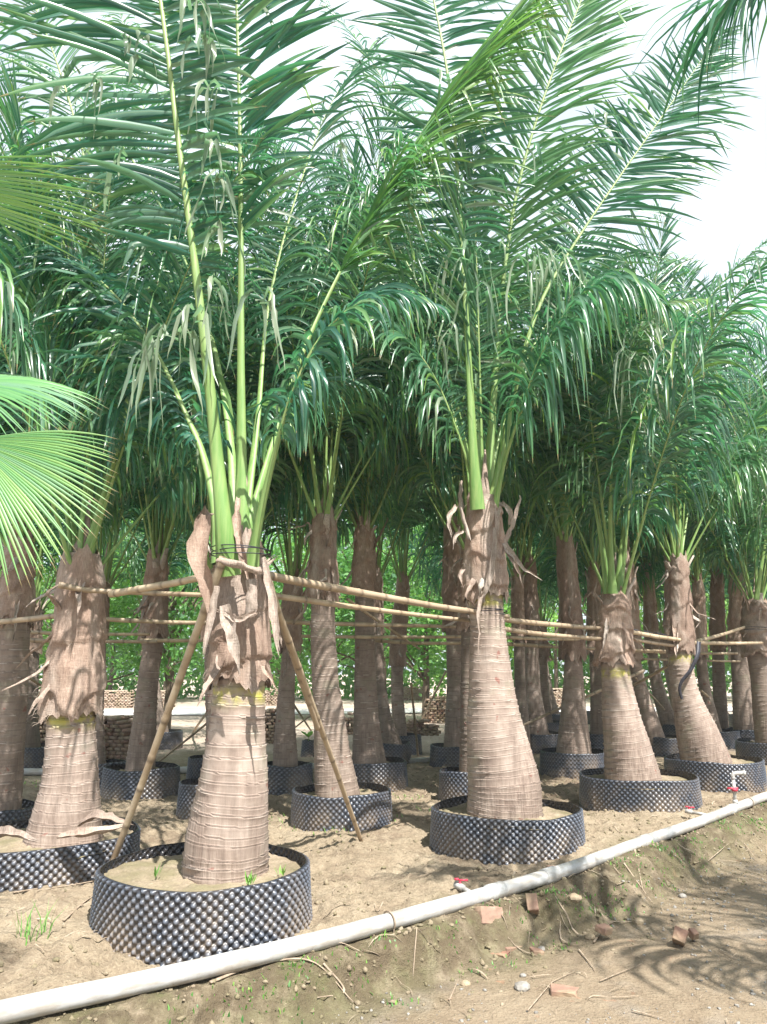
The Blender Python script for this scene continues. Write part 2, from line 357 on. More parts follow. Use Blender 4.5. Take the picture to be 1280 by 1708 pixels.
M['wood'] = simple('tree_bark', [(.3, (.10, .075, .055)), (.7, (.24, .19, .14))], 10, .9)
M['gravelroad'] = simple('pale_concrete', [(.3, (.50, .47, .44)), (.7, (.66, .63, .60))], 3, .9, .3)

# ------------------------------------------------------------------ ground
PIPE = [(-3.8, 1.95), (-1.61, 3.60), (0.0, 4.82), (1.42, 6.12), (2.75, 7.55), (4.32, 9.30), (7.0, 12.3), (13.0, 19.0)]
_pp = spline([(x, y, 0) for x, y in PIPE], 400)[:, :2]
_pp = np.vstack([_pp[:1] - (_pp[1:2] - _pp[:1]) * 900, _pp, _pp[-1:] + (_pp[-1:] - _pp[-2:-1]) * 900])
def pipe_y(x): return np.interp(x, _pp[:, 0], _pp[:, 1])
def side(x, y):
    "signed distance from the pipe line, positive on the path side"
    yy = pipe_y(x); sl = (pipe_y(np.asarray(x) + .3) - pipe_y(np.asarray(x) - .3)) / .6
    return (yy - y) / np.sqrt(1 + sl ** 2)
MOUNDS = []       # (x, y, radius, height)
def height(x, y):
    x = np.asarray(x, float); y = np.asarray(y, float); s = side(x, y)
    foot = .34 + .07 * np.clip(x, -2, 4) * .5 + .10 * fbm(x * 2.2, y * 2.2, 3.1, 3) + .07 * vnoise(x * 6, y * 6, 1.3) + .13 * fbm((x * .75 + y * .66) * 5.5, s * 1.2, 2.7, 3)
    f = sstep(.22, 1, s / np.maximum(foot, .15))
    bedn = .05 * fbm(x * .9, y * .9, .5, 3) + .040 * fbm(x * 4.5, y * 4.5, 2.2, 4) + .062 * np.abs(fbm(x * 11, y * 11, 7.7, 3)) + .008 * vnoise(x * 38, y * 38, 4.)
    clod = sstep(.12, .5, fbm(x * 2.1, y * 2.1, 9.1, 3)) * .035 * np.abs(vnoise(x * 19, y * 19, 3.)) 
    pathn = .012 * fbm(x * 1.1, y * 1.1, .2, 3) + .005 * fbm(x * 9, y * 9, 1.2, 4) + .003 * np.abs(vnoise(x * 45, y * 45))
    bank = .16 * fbm(x * 4.3, y * 4.3, 6.6, 4) + .05 * np.abs(vnoise(x * 22, y * 22, 8))
    near = 1 - sstep(16, 26, y)
    bb = 4 * f * (1 - f)
    h = (1 - f) * (bedn + clod) * near + f * (-.19 + pathn) + bb * bank
    rim = np.exp(-((s - .0) / .10) ** 2)
    h = h * (1 - .55 * rim) - .0 * rim
    for mx, my, mr, mh in MOUNDS:
        h = h + mh * np.exp(-((x - mx) ** 2 + (y - my) ** 2) / (2 * mr * mr)) * (1 + .4 * fbm(x * 6, y * 6, 2., 3)) * (1 - f)
    return h
def hz(x, y): return float(height(np.array([x]), np.array([y]))[0])
MOUNDS += [(.30, 5.55, .28, .07), (-.15, 6.6, .4, .05), (1.75, 7.1, .42, .11), (2.05, 8.0, .3, .05), (-1.9, 4.3, .3, .06), (-.2, 5.2, .25, .05), (.05, 7.9, .35, .06), (2.7, 8.3, .3, .05), (-1.0, 7.2, .4, .05), (-2.15, 5.2, .5, .10)]
def axis_pts(a0, a1, step, lo, hi, g=1.12):
    p = list(np.arange(a0, a1, step)); s = step; v = p[-1]
    while v < hi: s = min(s * g, 14); v += s; p.append(v)
    s = step; v = p[0]; q = []
    while v > lo: s = min(s * g, 14); v -= s; q.append(v)
    return np.array(q[::-1] + p)
gx = axis_pts(-3.4, 4.8, .022, -170, 170, 1.06); gy = axis_pts(2.4, 9.6, .022, -40, 260, 1.035)
GX, GY = np.meshgrid(gx, gy); GZ = height(GX, GY)
S_ = side(GX, GY)
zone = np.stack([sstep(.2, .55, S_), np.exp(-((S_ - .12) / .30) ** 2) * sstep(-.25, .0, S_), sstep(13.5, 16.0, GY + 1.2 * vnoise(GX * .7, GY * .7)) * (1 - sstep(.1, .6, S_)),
                 sstep(.05, .45, fbm(GX * 1.5, GY * 1.5, 9.1, 3) + .25 * sstep(6.5, 9, GY)) * (1 - sstep(.3, .6, S_)) * .75], -1).reshape(-1, 4)
go = link('ground', mesh_np('ground', np.stack([GX, GY, GZ], -1).reshape(-1, 3), gridF(len(gx), len(gy)), M['ground'], {'zone': zone}))
tag(go, 'sandy brown bare earth with clods and a dirt path lower along its edge', None, None, 'structure')
# the pale road beyond the nursery bed
rx = np.linspace(-60, 14, 90)
rv = np.array([[x, 27.5 + 1.6 * math.sin(x * .09) + w, .03 + .01 * math.sin(x)] for w in (0, 1.7, 3.4) for x in rx])
tag(link('road', mesh_np('road', rv, gridF(90, 3), M['gravelroad'])), 'pale narrow road crossing behind the palm rows', None, None, 'structure')

# ------------------------------------------------------------------ containers (studded black rings)
def ring_mesh(R, H, ncol, nrow, res, name):
    "a ring of studded sheet: outward cones in a staggered lattice, with a real inner face 5 mm in"
    nu = ncol * res; nv = nrow * res + 1
    u = np.arange(nu) / nu; v = np.linspace(0, 1, nv)
    U, Vv = np.meshgrid(u, v)
    a = U * ncol; b = Vv * nrow
    rowi = np.floor(b); d = np.full(a.shape, 9.0); asp = (H / nrow) / (2 * math.pi * R / ncol)
    for dr in (-1, 0, 1):
        rr_ = rowi + dr; au = a + .5 * (rr_ % 2); fx = au - np.floor(au) - .5; fy = (b - rr_ - .5) * asp
        d = np.minimum(d, np.sqrt(fx ** 2 + fy ** 2))
    stud = sstep(0, .8, np.clip(1 - d / .44, 0, 1))
    edge = sstep(0, .02, Vv) * sstep(0, .02, 1 - Vv)
    st = stud * edge
    wob = .014 * np.sin(U * 2 * math.pi * 2 + R * 40) + .010 * np.sin(U * 2 * math.pi * 3 + R * 90) + .012 * vnoise(np.cos(U * 2 * math.pi) * 2.5 + R * 33, np.sin(U * 2 * math.pi) * 2.5, Vv * 1.5)
    wob = wob + .02 * sstep(.04, 0, np.abs(U - .3)) * (U < .3)
    rr = R * (1 + wob) + (Vv - .5) * -.02 + (st - .35) * .021
    th = U * 2 * math.pi
    z = Vv * H + (.008 * np.sin(th * 3 + R * 9) + .008 * vnoise(np.cos(th) * 3 + R * 20, np.sin(th) * 3)) * Vv
    out = np.stack([rr * np.cos(th), rr * np.sin(th), z], -1).reshape(-1, 3)
    ri = rr - .004
    inn = np.stack([ri * np.cos(th), ri * np.sin(th), z], -1).reshape(-1, 3)
    F1 = gridF(nu, nv, True); n = len(out); F2 = (gridF(nu, nv, True) + n)[:, ::-1]
    i = np.arange(nu); j = (i + 1) % nu; t0 = (nv - 1) * nu
    F3 = np.stack([t0 + i, t0 + j, n + t0 + j, n + t0 + i], 1); F4 = np.stack([j, i, n + i, n + j], 1)
    return mesh_np(name, np.vstack([out, inn]), np.vstack([F1, F2, F3, F4]), M['pot'], {'var': np.concatenate([st.ravel(), (1 - st.ravel()) * .0])})
def soil_mesh(R, H, seed):
    k, m = 110, 40; r = np.linspace(0, 1, m) ** .8 * (R * .985); a = np.linspace(0, 2 * math.pi, k, endpoint=False)
    A, Rr = np.meshgrid(a, r); x = Rr * np.cos(A); y = Rr * np.sin(A)
    z = H - .075 + .04 * (1 - Rr / R) ** 1.2 + .03 * fbm(x * 5 + seed, y * 5, seed, 4) + .03 * np.abs(fbm(x * 16, y * 16, seed, 4))
    return mesh_np('soil', np.stack([x, y, z], -1).reshape(-1, 3), gridF(k, m, True), M['soil'])
_rings = {}
def container(x, y, D, label, level, H=.36, group='studded black rings round the palm roots'):
    R = D / 2; z0 = hz(x, y) - .03
    zz = [hz(x + R * math.cos(a), y + R * math.sin(a)) for a in np.linspace(0, 6.28, 9)]
    z0 = min(.0, float(np.mean(zz))) - .02
    key = (level, round(R, 1))
    if level == 0: me = ring_mesh(R, H, int(2 * math.pi * R / .056), 14, 7, 'container_wall')
    elif key in _rings: me = _rings[key]
    else: me = _rings[key] = ring_mesh(key[1], H, int(2 * math.pi * key[1] / .056), 13, 4 if level == 1 else 3, 'container_wall')
    o = empty('planting_ring', (x, y, z0)); tag(o, label, 'planting ring', group)
    w = link('wall', me, o); s = link('soil', soil_mesh(R if level == 0 else key[1], H, x * 3 + y), o)
    if level: w.scale = (R / key[1],) * 2 + (1,); s.scale = (R / key[1],) * 2 + (1,)
    w.rotation_euler.z = x * 5; 
    return o, z0 + H - .05

# ------------------------------------------------------------------ palms
RNG = np.random.default_rng(11)
def trunk_mesh(C, R, z0paint, seed, dense=1, old=1.0):  # old: how strongly crown shade and weathering are painted into the bark
    "C centre line samples, R radii; leaf-scar rings as real steps"
    rng = np.random.default_rng(int(seed * 100))
    ln = np.linalg.norm(np.diff(C, axis=0), axis=1).sum(); nv = int(ln / (.0075 * dense)); k = int(56 / dense ** .5)
    s = np.linspace(0, 1, nv); Cs = np.stack([np.interp(s, np.linspace(0, 1, len(C)), C[:, i]) for i in range(3)], 1); Rs = np.interp(s, np.linspace(0, 1, len(R)), R)
    th = np.linspace(0, 2 * math.pi, k, endpoint=False); A, Sv = np.meshgrid(th, s * ln)
    # ring boundaries, uneven and tilted
    zs = [0.0]
    while zs[-1] < ln + .2: zs.append(zs[-1] + rng.uniform(.04, .085))
    zs = np.array(zs); tilt = rng.uniform(-.014, .014, len(zs)); ph = rng.uniform(0, 6.28, len(zs)); amp = rng.uniform(.4, 1.0, len(zs))
    sv = Sv + .008 * np.sin(A + seed) + .007 * vnoise(np.cos(A) * 2 + seed, np.sin(A) * 2, Sv * 4) + .003 * vnoise(np.cos(A) * 5 + seed, np.sin(A) * 5, Sv * 9)
    idx = np.clip(np.searchsorted(zs, sv) - 1, 0, len(zs) - 2)
    f = (sv - zs[idx]) / (zs[idx + 1] - zs[idx])              # 0 just above a scar .. 1 at the next lip
    am = amp[idx] * (.45 + .75 * np.clip(vnoise(np.cos(A) * 1.5, np.sin(A) * 1.5, sv * 9 + seed) + .4, 0, 1))
    disp = am * (.014 * f ** 4 - .004 * (1 - f) ** 6) + .006 * fbm(np.cos(A) * 2.5 + seed, np.sin(A) * 2.5, Sv * 3, 3) + .002 * vnoise(A * 14, Sv * 6, seed)
    T, Sx, Nn = frames(Cs, (0, 1, .0)) if True else 0
    rr = Rs[:, None] * (1 + .03 * np.sin(A * 2 + seed) + .02 * np.sin(A * 3 + 2 * seed)) + disp
    V = Cs[:, None] + rr[..., None] * (np.cos(A)[..., None] * Sx[:, None] + np.sin(A)[..., None] * Nn[:, None])
    zz = V[..., 2]
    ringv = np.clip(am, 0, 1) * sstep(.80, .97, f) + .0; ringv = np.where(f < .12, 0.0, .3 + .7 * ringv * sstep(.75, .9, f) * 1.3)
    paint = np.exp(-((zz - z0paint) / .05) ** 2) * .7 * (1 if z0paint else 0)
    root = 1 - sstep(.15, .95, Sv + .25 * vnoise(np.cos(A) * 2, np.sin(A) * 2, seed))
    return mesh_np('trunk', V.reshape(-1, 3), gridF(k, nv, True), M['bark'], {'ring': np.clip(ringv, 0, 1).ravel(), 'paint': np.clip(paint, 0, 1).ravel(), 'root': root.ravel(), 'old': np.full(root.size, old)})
def sheath_mesh(C, R, seed):
    "the fibrous leaf-base cloth wrapped round the top of the trunk, bulging, with a ragged hem"
    k, nv = 64, 60; s = np.linspace(0, 1, nv)
    Cs = np.stack([np.interp(s, np.linspace(0, 1, len(C)), C[:, i]) for i in range(3)], 1); Rs = np.interp(s, np.linspace(0, 1, len(R)), R)
    th = np.linspace(0, 2 * math.pi, k, endpoint=False); A, S2 = np.meshgrid(th, s)
    ca, sa = np.cos(A), np.sin(A)
    # overlapping wraps: two or three diagonal folds
    w = (S2 * 3.2 + A / (2 * math.pi) * 1.0 + .35 * vnoise(ca * 1.3 + seed, sa * 1.3, S2 * 3)) ; fw = w - np.floor(w)
    disp = .13 * (1 - fw) ** 1.5 * sstep(0, .05, fw) + .22 * fbm(ca * 1.7 + seed, sa * 1.7, S2 * 4, 4) + .05 * vnoise(ca * 9, sa * 9, S2 * 14 + seed)
    rr = Rs[:, None] * (1 + disp) * (1 + .03 * np.exp(-(S2 / .08) ** 2))
    T, Sx, Nn = frames(Cs, (0, 1, 0))
    V = Cs[:, None] + rr[..., None] * (ca[..., None] * Sx[:, None] + sa[..., None] * Nn[:, None])
    hem = (.05 * vnoise(ca * 3 + seed, sa * 3, 0) + .03 * vnoise(ca * 11, sa * 11, seed)) * (1 - sstep(0, .2, S2)) * 1.2
    V[..., 2] += hem
    top = (.10 * vnoise(ca * 2.5 + seed, sa * 2.5, 5) + .04 * vnoise(ca * 9, sa * 9, seed)) * sstep(.8, 1, S2)
    V[..., 2] += top
    mb = MB(); mb.add(V.reshape(-1, 3), gridF(k, nv, True), np.clip(.5 * vnoise(ca * 2, sa * 2, S2 * 3 + seed) + .05, 0, 1).ravel())
    rng = np.random.default_rng(int(seed * 100))                           # loose hair-like fibres at the hem and the folds
    for _ in range(150):
        i = rng.integers(0, k); j = int(rng.choice([rng.integers(0, 7), rng.integers(0, nv)])); p = V[j, i]; o = norm(p - Cs[j]);
        l = rng.uniform(.03, .11); d = norm(o * rng.uniform(.4, 1.2) + rng.normal(0, .5, 3) + np.array([0, 0, -.5])); q = p + d * l * .5; e = q + norm(d + np.array([0, 0, -.9]) + rng.normal(0, .3, 3)) * l * .5
        w_ = np.cross(d, [0, 1, .2]) * .0016
        mb.add([p - w_, p + w_, q + w_, q - w_, e], [[0, 1, 2, 3]], .5); mb.F.setdefault(3, []).append(np.array([[3, 2, 4]]) + mb.n - 5)
    return mb.mesh('fibre_sheath', M['husk']), V, Cs
def flap_mesh(p, dirs, widths, nrm, seed, gray=.5, name='torn_sheath'):
    "a torn strip of sheath: curled, frayed at the end"
    widths = [w_ * .62 for w_ in widths]; C = spline(dirs, 16); n = 7; rng = np.random.default_rng(int(seed * 100))
    T, S, Nn = frames(C, nrm); t = np.linspace(0, 1, 16); w = np.interp(t, np.linspace(0, 1, len(widths)), widths)
    u = np.linspace(-1, 1, n); U, I = np.meshgrid(u, np.arange(16))
    curl = rng.uniform(.5, 1.3) * rng.choice([-1, 1])
    V = C[:, None] + (w[:, None, None] * (U[..., None] * S[:, None] + curl * (U ** 2)[..., None] * Nn[:, None]))
    V = V + .012 * np.stack([vnoise(V[..., 0] * 20, V[..., 1] * 20, V[..., 2] * 20 + seed + q) for q in (0, 9, 18)], -1)
    V = V + .10 * w[:, None, None] * np.sin(U * 9 + seed)[..., None] * Nn[:, None]; V[-3:] += T[-3:, None] * (rng.uniform(-.05, .08, n)[None, :, None] * np.array([.2, .6, 1])[:, None, None])
    V2 = V - .003 * Nn[:, None]
    F = gridF(n, 16); nV = n * 16
    a = np.clip(gray + .3 * rng.normal(0, 1, 16 * n).cumsum() * .05, 0, 1)
    return mesh_np(name, np.vstack([V.reshape(-1, 3), V2.reshape(-1, 3)]), np.vstack([F, F[:, ::-1] + nV]), M['husk'], {'var': np.concatenate([a, a])})

def leaflets(C, hint, L, n, g=.6, width=.017, u0=.22, seg=6, ang=(62, 28), seed=0, dih=(.05, .25), snap=.06, dry=.02, fold=.45, yellow=0.0, wind=(0, 0, 0), sides=(1, -1), Lside=(1, 1), tipL=.35):
    rng = np.random.default_rng(int(seed * 100)); T, S, Nn = frames(C, hint); m = len(C)
    B, D, W_, LL, GG, VAR, SN, DR, WD = ([] for _ in range(9))
    for si, sg in enumerate(sides):
        u = np.clip(u0 + (1 - u0) * (np.arange(n) + rng.uniform(-.3, .3, n)) / n, 0, .999); ix = u * (m - 1); i0 = ix.astype(int); fr = (ix - i0)[:, None]
        i1 = np.minimum(i0 + 1, m - 1)
        Cc = C[i0] * (1 - fr) + C[i1] * fr; t_, s_, n_ = T[i0], S[i0], Nn[i0]
        q = (u - u0) / (1 - u0)
        cl0 = fbm(q * 8 + si * 17, seed + .71, 4.5, 3); an = cl0 * .28 + np.radians(ang[0] + (ang[1] - ang[0]) * q ** 1.6 + rng.normal(0, 3.5, n)); dh = rng.uniform(dih[0], dih[1], n) + .35 * (1 - q) ** 4 * rng.choice([-1, 1], n)
        d = t_ * np.cos(an)[:, None] + np.sin(an)[:, None] * (sg * s_ * np.cos(dh)[:, None] + n_ * np.sin(dh)[:, None])
        w = t_ - d * (t_ * d).sum(1, keepdims=True); w = norm(w + n_ * rng.normal(.35, .25, n)[:, None])
        cl_ = fbm(q * 9 + si * 31, seed + .37, 1.5, 3)
        l = L * Lside[si] * (.50 + .5 * sstep(0, .22, q)) * (1 - (1 - tipL) * sstep(.55, 1.0, q)) * rng.uniform(.72, 1.1, n)
        B.append(Cc); D.append(norm(d + rng.normal(0, .10, d.shape))); W_.append(w); LL.append(l); GG.append(g * rng.uniform(.45, 1.7, n) * (1 + 1.3 * cl_) * (1.15 - .5 * q)); VAR.append(np.clip(rng.beta(1.3, 1.7, n) + yellow * (.5 + q), 0, 1))
        SN.append(rng.random(n) < snap); DR.append(np.where(rng.random(n) < dry, rng.uniform(.4, 1, n), 0)); WD.append(width * rng.uniform(.8, 1.15, n) * (1 - .45 * q ** 3))
    P = np.concatenate(B); D = np.concatenate(D); Wv = np.concatenate(W_); Ln = np.concatenate(LL); G = np.concatenate(GG); VR = np.concatenate(VAR); SN = np.concatenate(SN); DR = np.concatenate(DR); WD = np.concatenate(WD); k = len(P)
    DR = np.where(SN, np.maximum(DR, rng.uniform(0, .45, k)), DR)
    down = np.array([0, 0, -1.0]); wnd = np.array(wind); snapk = rng.integers(1, max(2, seg - 2), k)
    prof = np.interp(np.linspace(0, 1, seg + 1), [0, .12, .45, .8, 1], [.35, .85, 1, .62, .04])
    rows, att = [], []
    for j in range(seg + 1):
        w = norm(Wv - D * (Wv * D).sum(1, keepdims=True)); nn = np.cross(w, D); hw = (WD * prof[j])[:, None]
        rows.append(np.stack([P + w * hw - nn * hw * fold, P, P - w * hw - nn * hw * fold], 1))
        tt = np.full(k, j / seg); att.append(np.stack([np.stack([VR, tt, DR, np.full(k, c)], -1) for c in (0., .5, 1.)], 1))
        if j == seg: break
        P = P + D * (Ln / seg)[:, None]
        gg = G * (.30 + .70 * (j + 1) / seg) * 1.25 / seg * 2.6
        gg = np.where(SN & (j == snapk), 2.6, gg)
        D = norm(D + down * gg[:, None] + wnd * (j + 1) / seg * .5 + rng.normal(0, .03, (k, 3)))
    V = np.stack(rows, 1); A = np.stack(att, 1)               # k, seg+1, 3, .
    nV = (seg + 1) * 3
    f = np.concatenate([[[j * 3 + c, j * 3 + c + 1, (j + 1) * 3 + c + 1, (j + 1) * 3 + c] for c in (0, 1)] for j in range(seg)])
    F = (f[None] + (np.arange(k) * nV)[:, None, None]).reshape(-1, 4)
    return V.reshape(-1, 3), F, A.reshape(-1, 4)
def frond_meshes(path, hint, L=.85, n=80, r0=.05, mat='leaf', npt=70, dry_rib=False, **kw):
    C = spline(path, npt); V, F, A = leaflets(C, hint, L, n, **kw)
    kv = np.stack([C + [0, 0, .003], C - [0, 0, .003]], 1).reshape(-1, 3); F = np.vstack([F, gridF(2, npt) + len(V)]); V = np.vstack([V, kv]); A = np.vstack([A, np.tile([.5, .2, 0, .5], (len(kv), 1))])
    me = mesh_np('frond', V, F, M[mat], {'leaf': A})
    u = np.linspace(0, 1, npt); r = r0 * (.06 + .42 * (1 - u) + .52 * np.exp(-(u / .13))) * (1 + .25 * np.exp(-(u / .04) ** 2))
    vv, ff = tube(C, r, 8, hint, .62)
    mr = mesh_np('midrib', vv, ff, M['drypetiole' if dry_rib else 'petiole'], {'var': np.repeat(u, 8)})
    return me, mr
def add_frond(root, base, path, hint, label=None, **kw):
    P = [(p[0] - base[0], p[1] - base[1], p[2] - base[2]) for p in path]
    me, mr = frond_meshes(P, hint, **kw)
    f = link('frond', me, root); link('midrib', mr, f)
    if label: f['label'] = label
    return f

# frond kinds shared by the ordinary crowns: base at the origin, leaning towards +X
ARCH = {}
def arch_kind(tilt, Ltot, droop, seed, L=.72, n=58, seg=4, **kw):
    rng = np.random.default_rng(int(seed * 100)); d = np.array([math.cos(math.radians(tilt)), 0, math.sin(math.radians(tilt))]); p = np.zeros(3); P = [p.copy()]
    side_ = rng.normal(0, .02)
    for i in range(9):
        P.append(p + d * Ltot / 9); p = P[-1]; d = norm(d + np.array([.25 * droop, side_, -droop]) * (.02 + .5 * (i / 9) ** 1.5))
    hint = np.array([-.5, rng.normal(0, .35), .8])
    me, mr = frond_meshes(P, norm(hint), L=L, n=n, r0=.034, npt=44, seg=seg, seed=seed, width=.0185, **kw)
    return me, mr
KINDS = []
def build_kinds():
    cfg = [(88, 4.2, .05, .25), (85, 4.2, .10, .3), (82, 4.3, .16, .4), (79, 4.2, .22, .6), (75, 4.3, .28, .8), (71, 4.2, .36, 1.2), (67, 4.1, .45, 1.6), (62, 3.9, .6, 2.2), (56, 3.6, .8, 2.8), (77, 4.4, .3, .5), (64, 4.0, .55, 2.4), (72, 4.2, .4, 1.0), (84, 4.3, .14, .25), (69, 4.2, .35, .7)]
    for i, (t, l, d, g) in enumerate(cfg):
        KINDS.append((t,) + arch_kind(t, l, d, 100 + i, L=1.02 + .05 * (i % 4), n=92, seg=5, u0=.26, g=g * .9, snap=.10, dry=.03, yellow=.06 * (i % 3), fold=.4))
build_kinds()
def crown(root, top, rng, n=10, size=1.0, tilts=(46, 84), az0=None, skip=None, shade_tilt=0, azs=None):
    "ordinary crown of n fronds round the spear"
    az = rng.uniform(0, 360) if az0 is None else az0
    for i in range(n):
        q = i / max(1, n - 1); want = tilts[1] + (tilts[0] - tilts[1]) * q ** .9 + rng.normal(0, 3)
        ks = sorted(KINDS, key=lambda k: abs(k[0] - want))[:3]; k = ks[rng.integers(0, 3)]
        a = (az + i * 137.5 + rng.normal(0, 8)) % 360
        if azs is not None: a = azs[i % len(azs)] + rng.normal(0, 10)
        if skip and skip(a, want): continue
        f = link('frond', k[1], root); m_ = link('midrib', k[2], f)
        s = size * rng.uniform(.88, 1.08)
        f.rotation_euler = (0, math.radians(-(want - k[0]) * .6), math.radians(a)); f.scale = (s, s * rng.choice([-1, 1]) if False else s, s)
        f.location = (top[0] + .05 * math.cos(math.radians(a)), top[1] + .05 * math.sin(math.radians(a)), top[2] - .10 * q)
PALM_N = 0
def palm(Y, trunk, husk, label, ringspec=None, ringlabel=None, level=1, crown_n=10, crown_size=1.0, tilts=(46, 84), custom=None, paint=None, flaps=5, group='potted coconut palms standing in rows', dense=1.5, az0=None, skip=None, seed=None, azs=None, H=.36):
    """trunk: [(px, py, width px)] from the soil up to the top, at distance Y; husk: (py of hem, py of top, width factor)"""
    global PALM_N; PALM_N += 1; seed = seed or 40 + PALM_N * 3; rng = np.random.default_rng(int(seed * 100))
    if ringspec:
        rx_, ry_, rw_ = ringspec; rc = on(rx_, ry_, .34); Y = rc.y; D = rw_ * pxm(rx_, ry_, rc.y)
        o, zs = container(rc.x, rc.y, D, ringlabel, level, H)
    P = []; R = []
    for px, py, w in trunk: P.append(at(px, py, Y)); R.append(w * pxm(px, py, Y) / 2)
    P = np.array([list(p) for p in P]); R = np.array(R)
    if not ringspec: zs = hz(P[0][0], P[0][1])
    # carry the foot down into the soil
    P[0][2] = min(P[0][2], zs); P = np.vstack([P[:1] + [[.0, 0, -.10]], P]); R = np.concatenate([R[:1] * 1.02, R])
    base = np.array([P[0][0], P[0][1], max(0.0, zs - .3)])
    root = empty('coconut_palm', base); tag(root, label, 'palm', group)
    n = 60; C = spline(P, n); zc = C[:, 2]; Rz = np.interp(zc, P[:, 2], R)
    C = C - base
    hem = at(trunk[-1][0], husk[0], Y).z - base[2]; top = at(trunk[-1][0], husk[1], Y).z - base[2]
    zt = C[:, 2]
    pz = (at(640, paint, Y).z - base[2]) if paint else 0
    keep = zt <= top
    tm = trunk_mesh(C[keep], Rz[keep] * np.where(zt[keep] > hem + .1, .82, 1), pz, seed * .37, dense, 0.0 if dense == 1 else 1.0); link('trunk', tm, root)
    hs = np.linspace(hem, top, 14); hC = np.stack([np.interp(hs, zt, C[:, 0]), np.interp(hs, zt, C[:, 1]), hs], 1)
    q = np.linspace(0, 1, 14); r_at = np.interp(hs, zt, Rz); hR = r_at * (husk[2] * (1 - .10 * q) + .05 * np.sin(q * 7)) ; hR[-3:] *= [.95, .86, .74]
    sm, SV, SCn = sheath_mesh(hC, hR, seed * .61); link('fibre_sheath', sm, root)
    # a spear core and cut leaf stubs above the sheath
    tp = hC[-1]
    mb = MB(); add_tube(mb, [tp + [0, 0, -.15], tp + [0.0, 0, .06], tp + [.02, 0, .18], tp + [.03, 0, .45]], [hR[-1] * .7, hR[-1] * .5, .03, .006], 12, .2)
    link('spear_base', mb.mesh('spear_base', M['husk']), root)
    for i in range(flaps):
        a = rng.uniform(0, 6.28) if i > flaps // 2 else rng.uniform(3.3, 6.1); j = rng.uniform(.1, .98)
        ii = int(j * 59); c = SCn[ii]; ox = np.array([math.cos(a), math.sin(a), 0]); r_ = np.interp(j, q, hR) * 1.05; p0 = c + ox * r_
        up = rng.random() < .45 and j > .55; w0 = rng.uniform(.02, .05); l = rng.uniform(.15, .42)
        dz = (1 if up else -1)
        path = [p0 - ox * .03, p0 + ox * .02 + [0, 0, dz * l * .3], p0 + ox * rng.uniform(.03, .12) + [0, 0, dz * l * .65], p0 + ox * rng.uniform(.06, .2) + [rng.normal(0, .04), 0, (dz if not up or rng.random() < .5 else .4) * l]]
        link('torn_sheath', flap_mesh(p0, path, [w0 * 1.3, w0, w0 * .8, w0 * .25], ox, seed * 7 + i, rng.uniform(.1, .9)), root)
    for i in range(3 if flaps > 3 else 2):
        a = rng.uniform(0, 6.28); ox = np.array([math.cos(a), math.sin(a), 0]); p0 = hC[-4] + ox * hR[-4] * .75; l = rng.uniform(.12, .35)
        mb = MB(); add_tube(mb, [p0 + [0, 0, -.1], p0 + ox * .03 + [0, 0, l * .5], p0 + ox * rng.uniform(.05, .14) + [0, 0, l]], [.05, .036, .026], 8, .8, hint=ox, flat=.5)
        link('leaf_stub', mb.mesh('leaf_stub', M['husk']), root)
    tl = tp + [0, 0, -.12]
    if custom:
        for spec in custom:
            spec = dict(spec); pts = spec.pop('path'); add_frond(root, base, [atr(*p) for p in pts], **spec)
    if crown_n: crown(root, tl, rng, int(crown_n * 1.2), crown_size, (tilts[0] + 15, 89), az0, skip, azs=azs)
    return root, base

GRP = 'potted coconut palms standing in rows'
VIEW = (0, 1, 0.15)
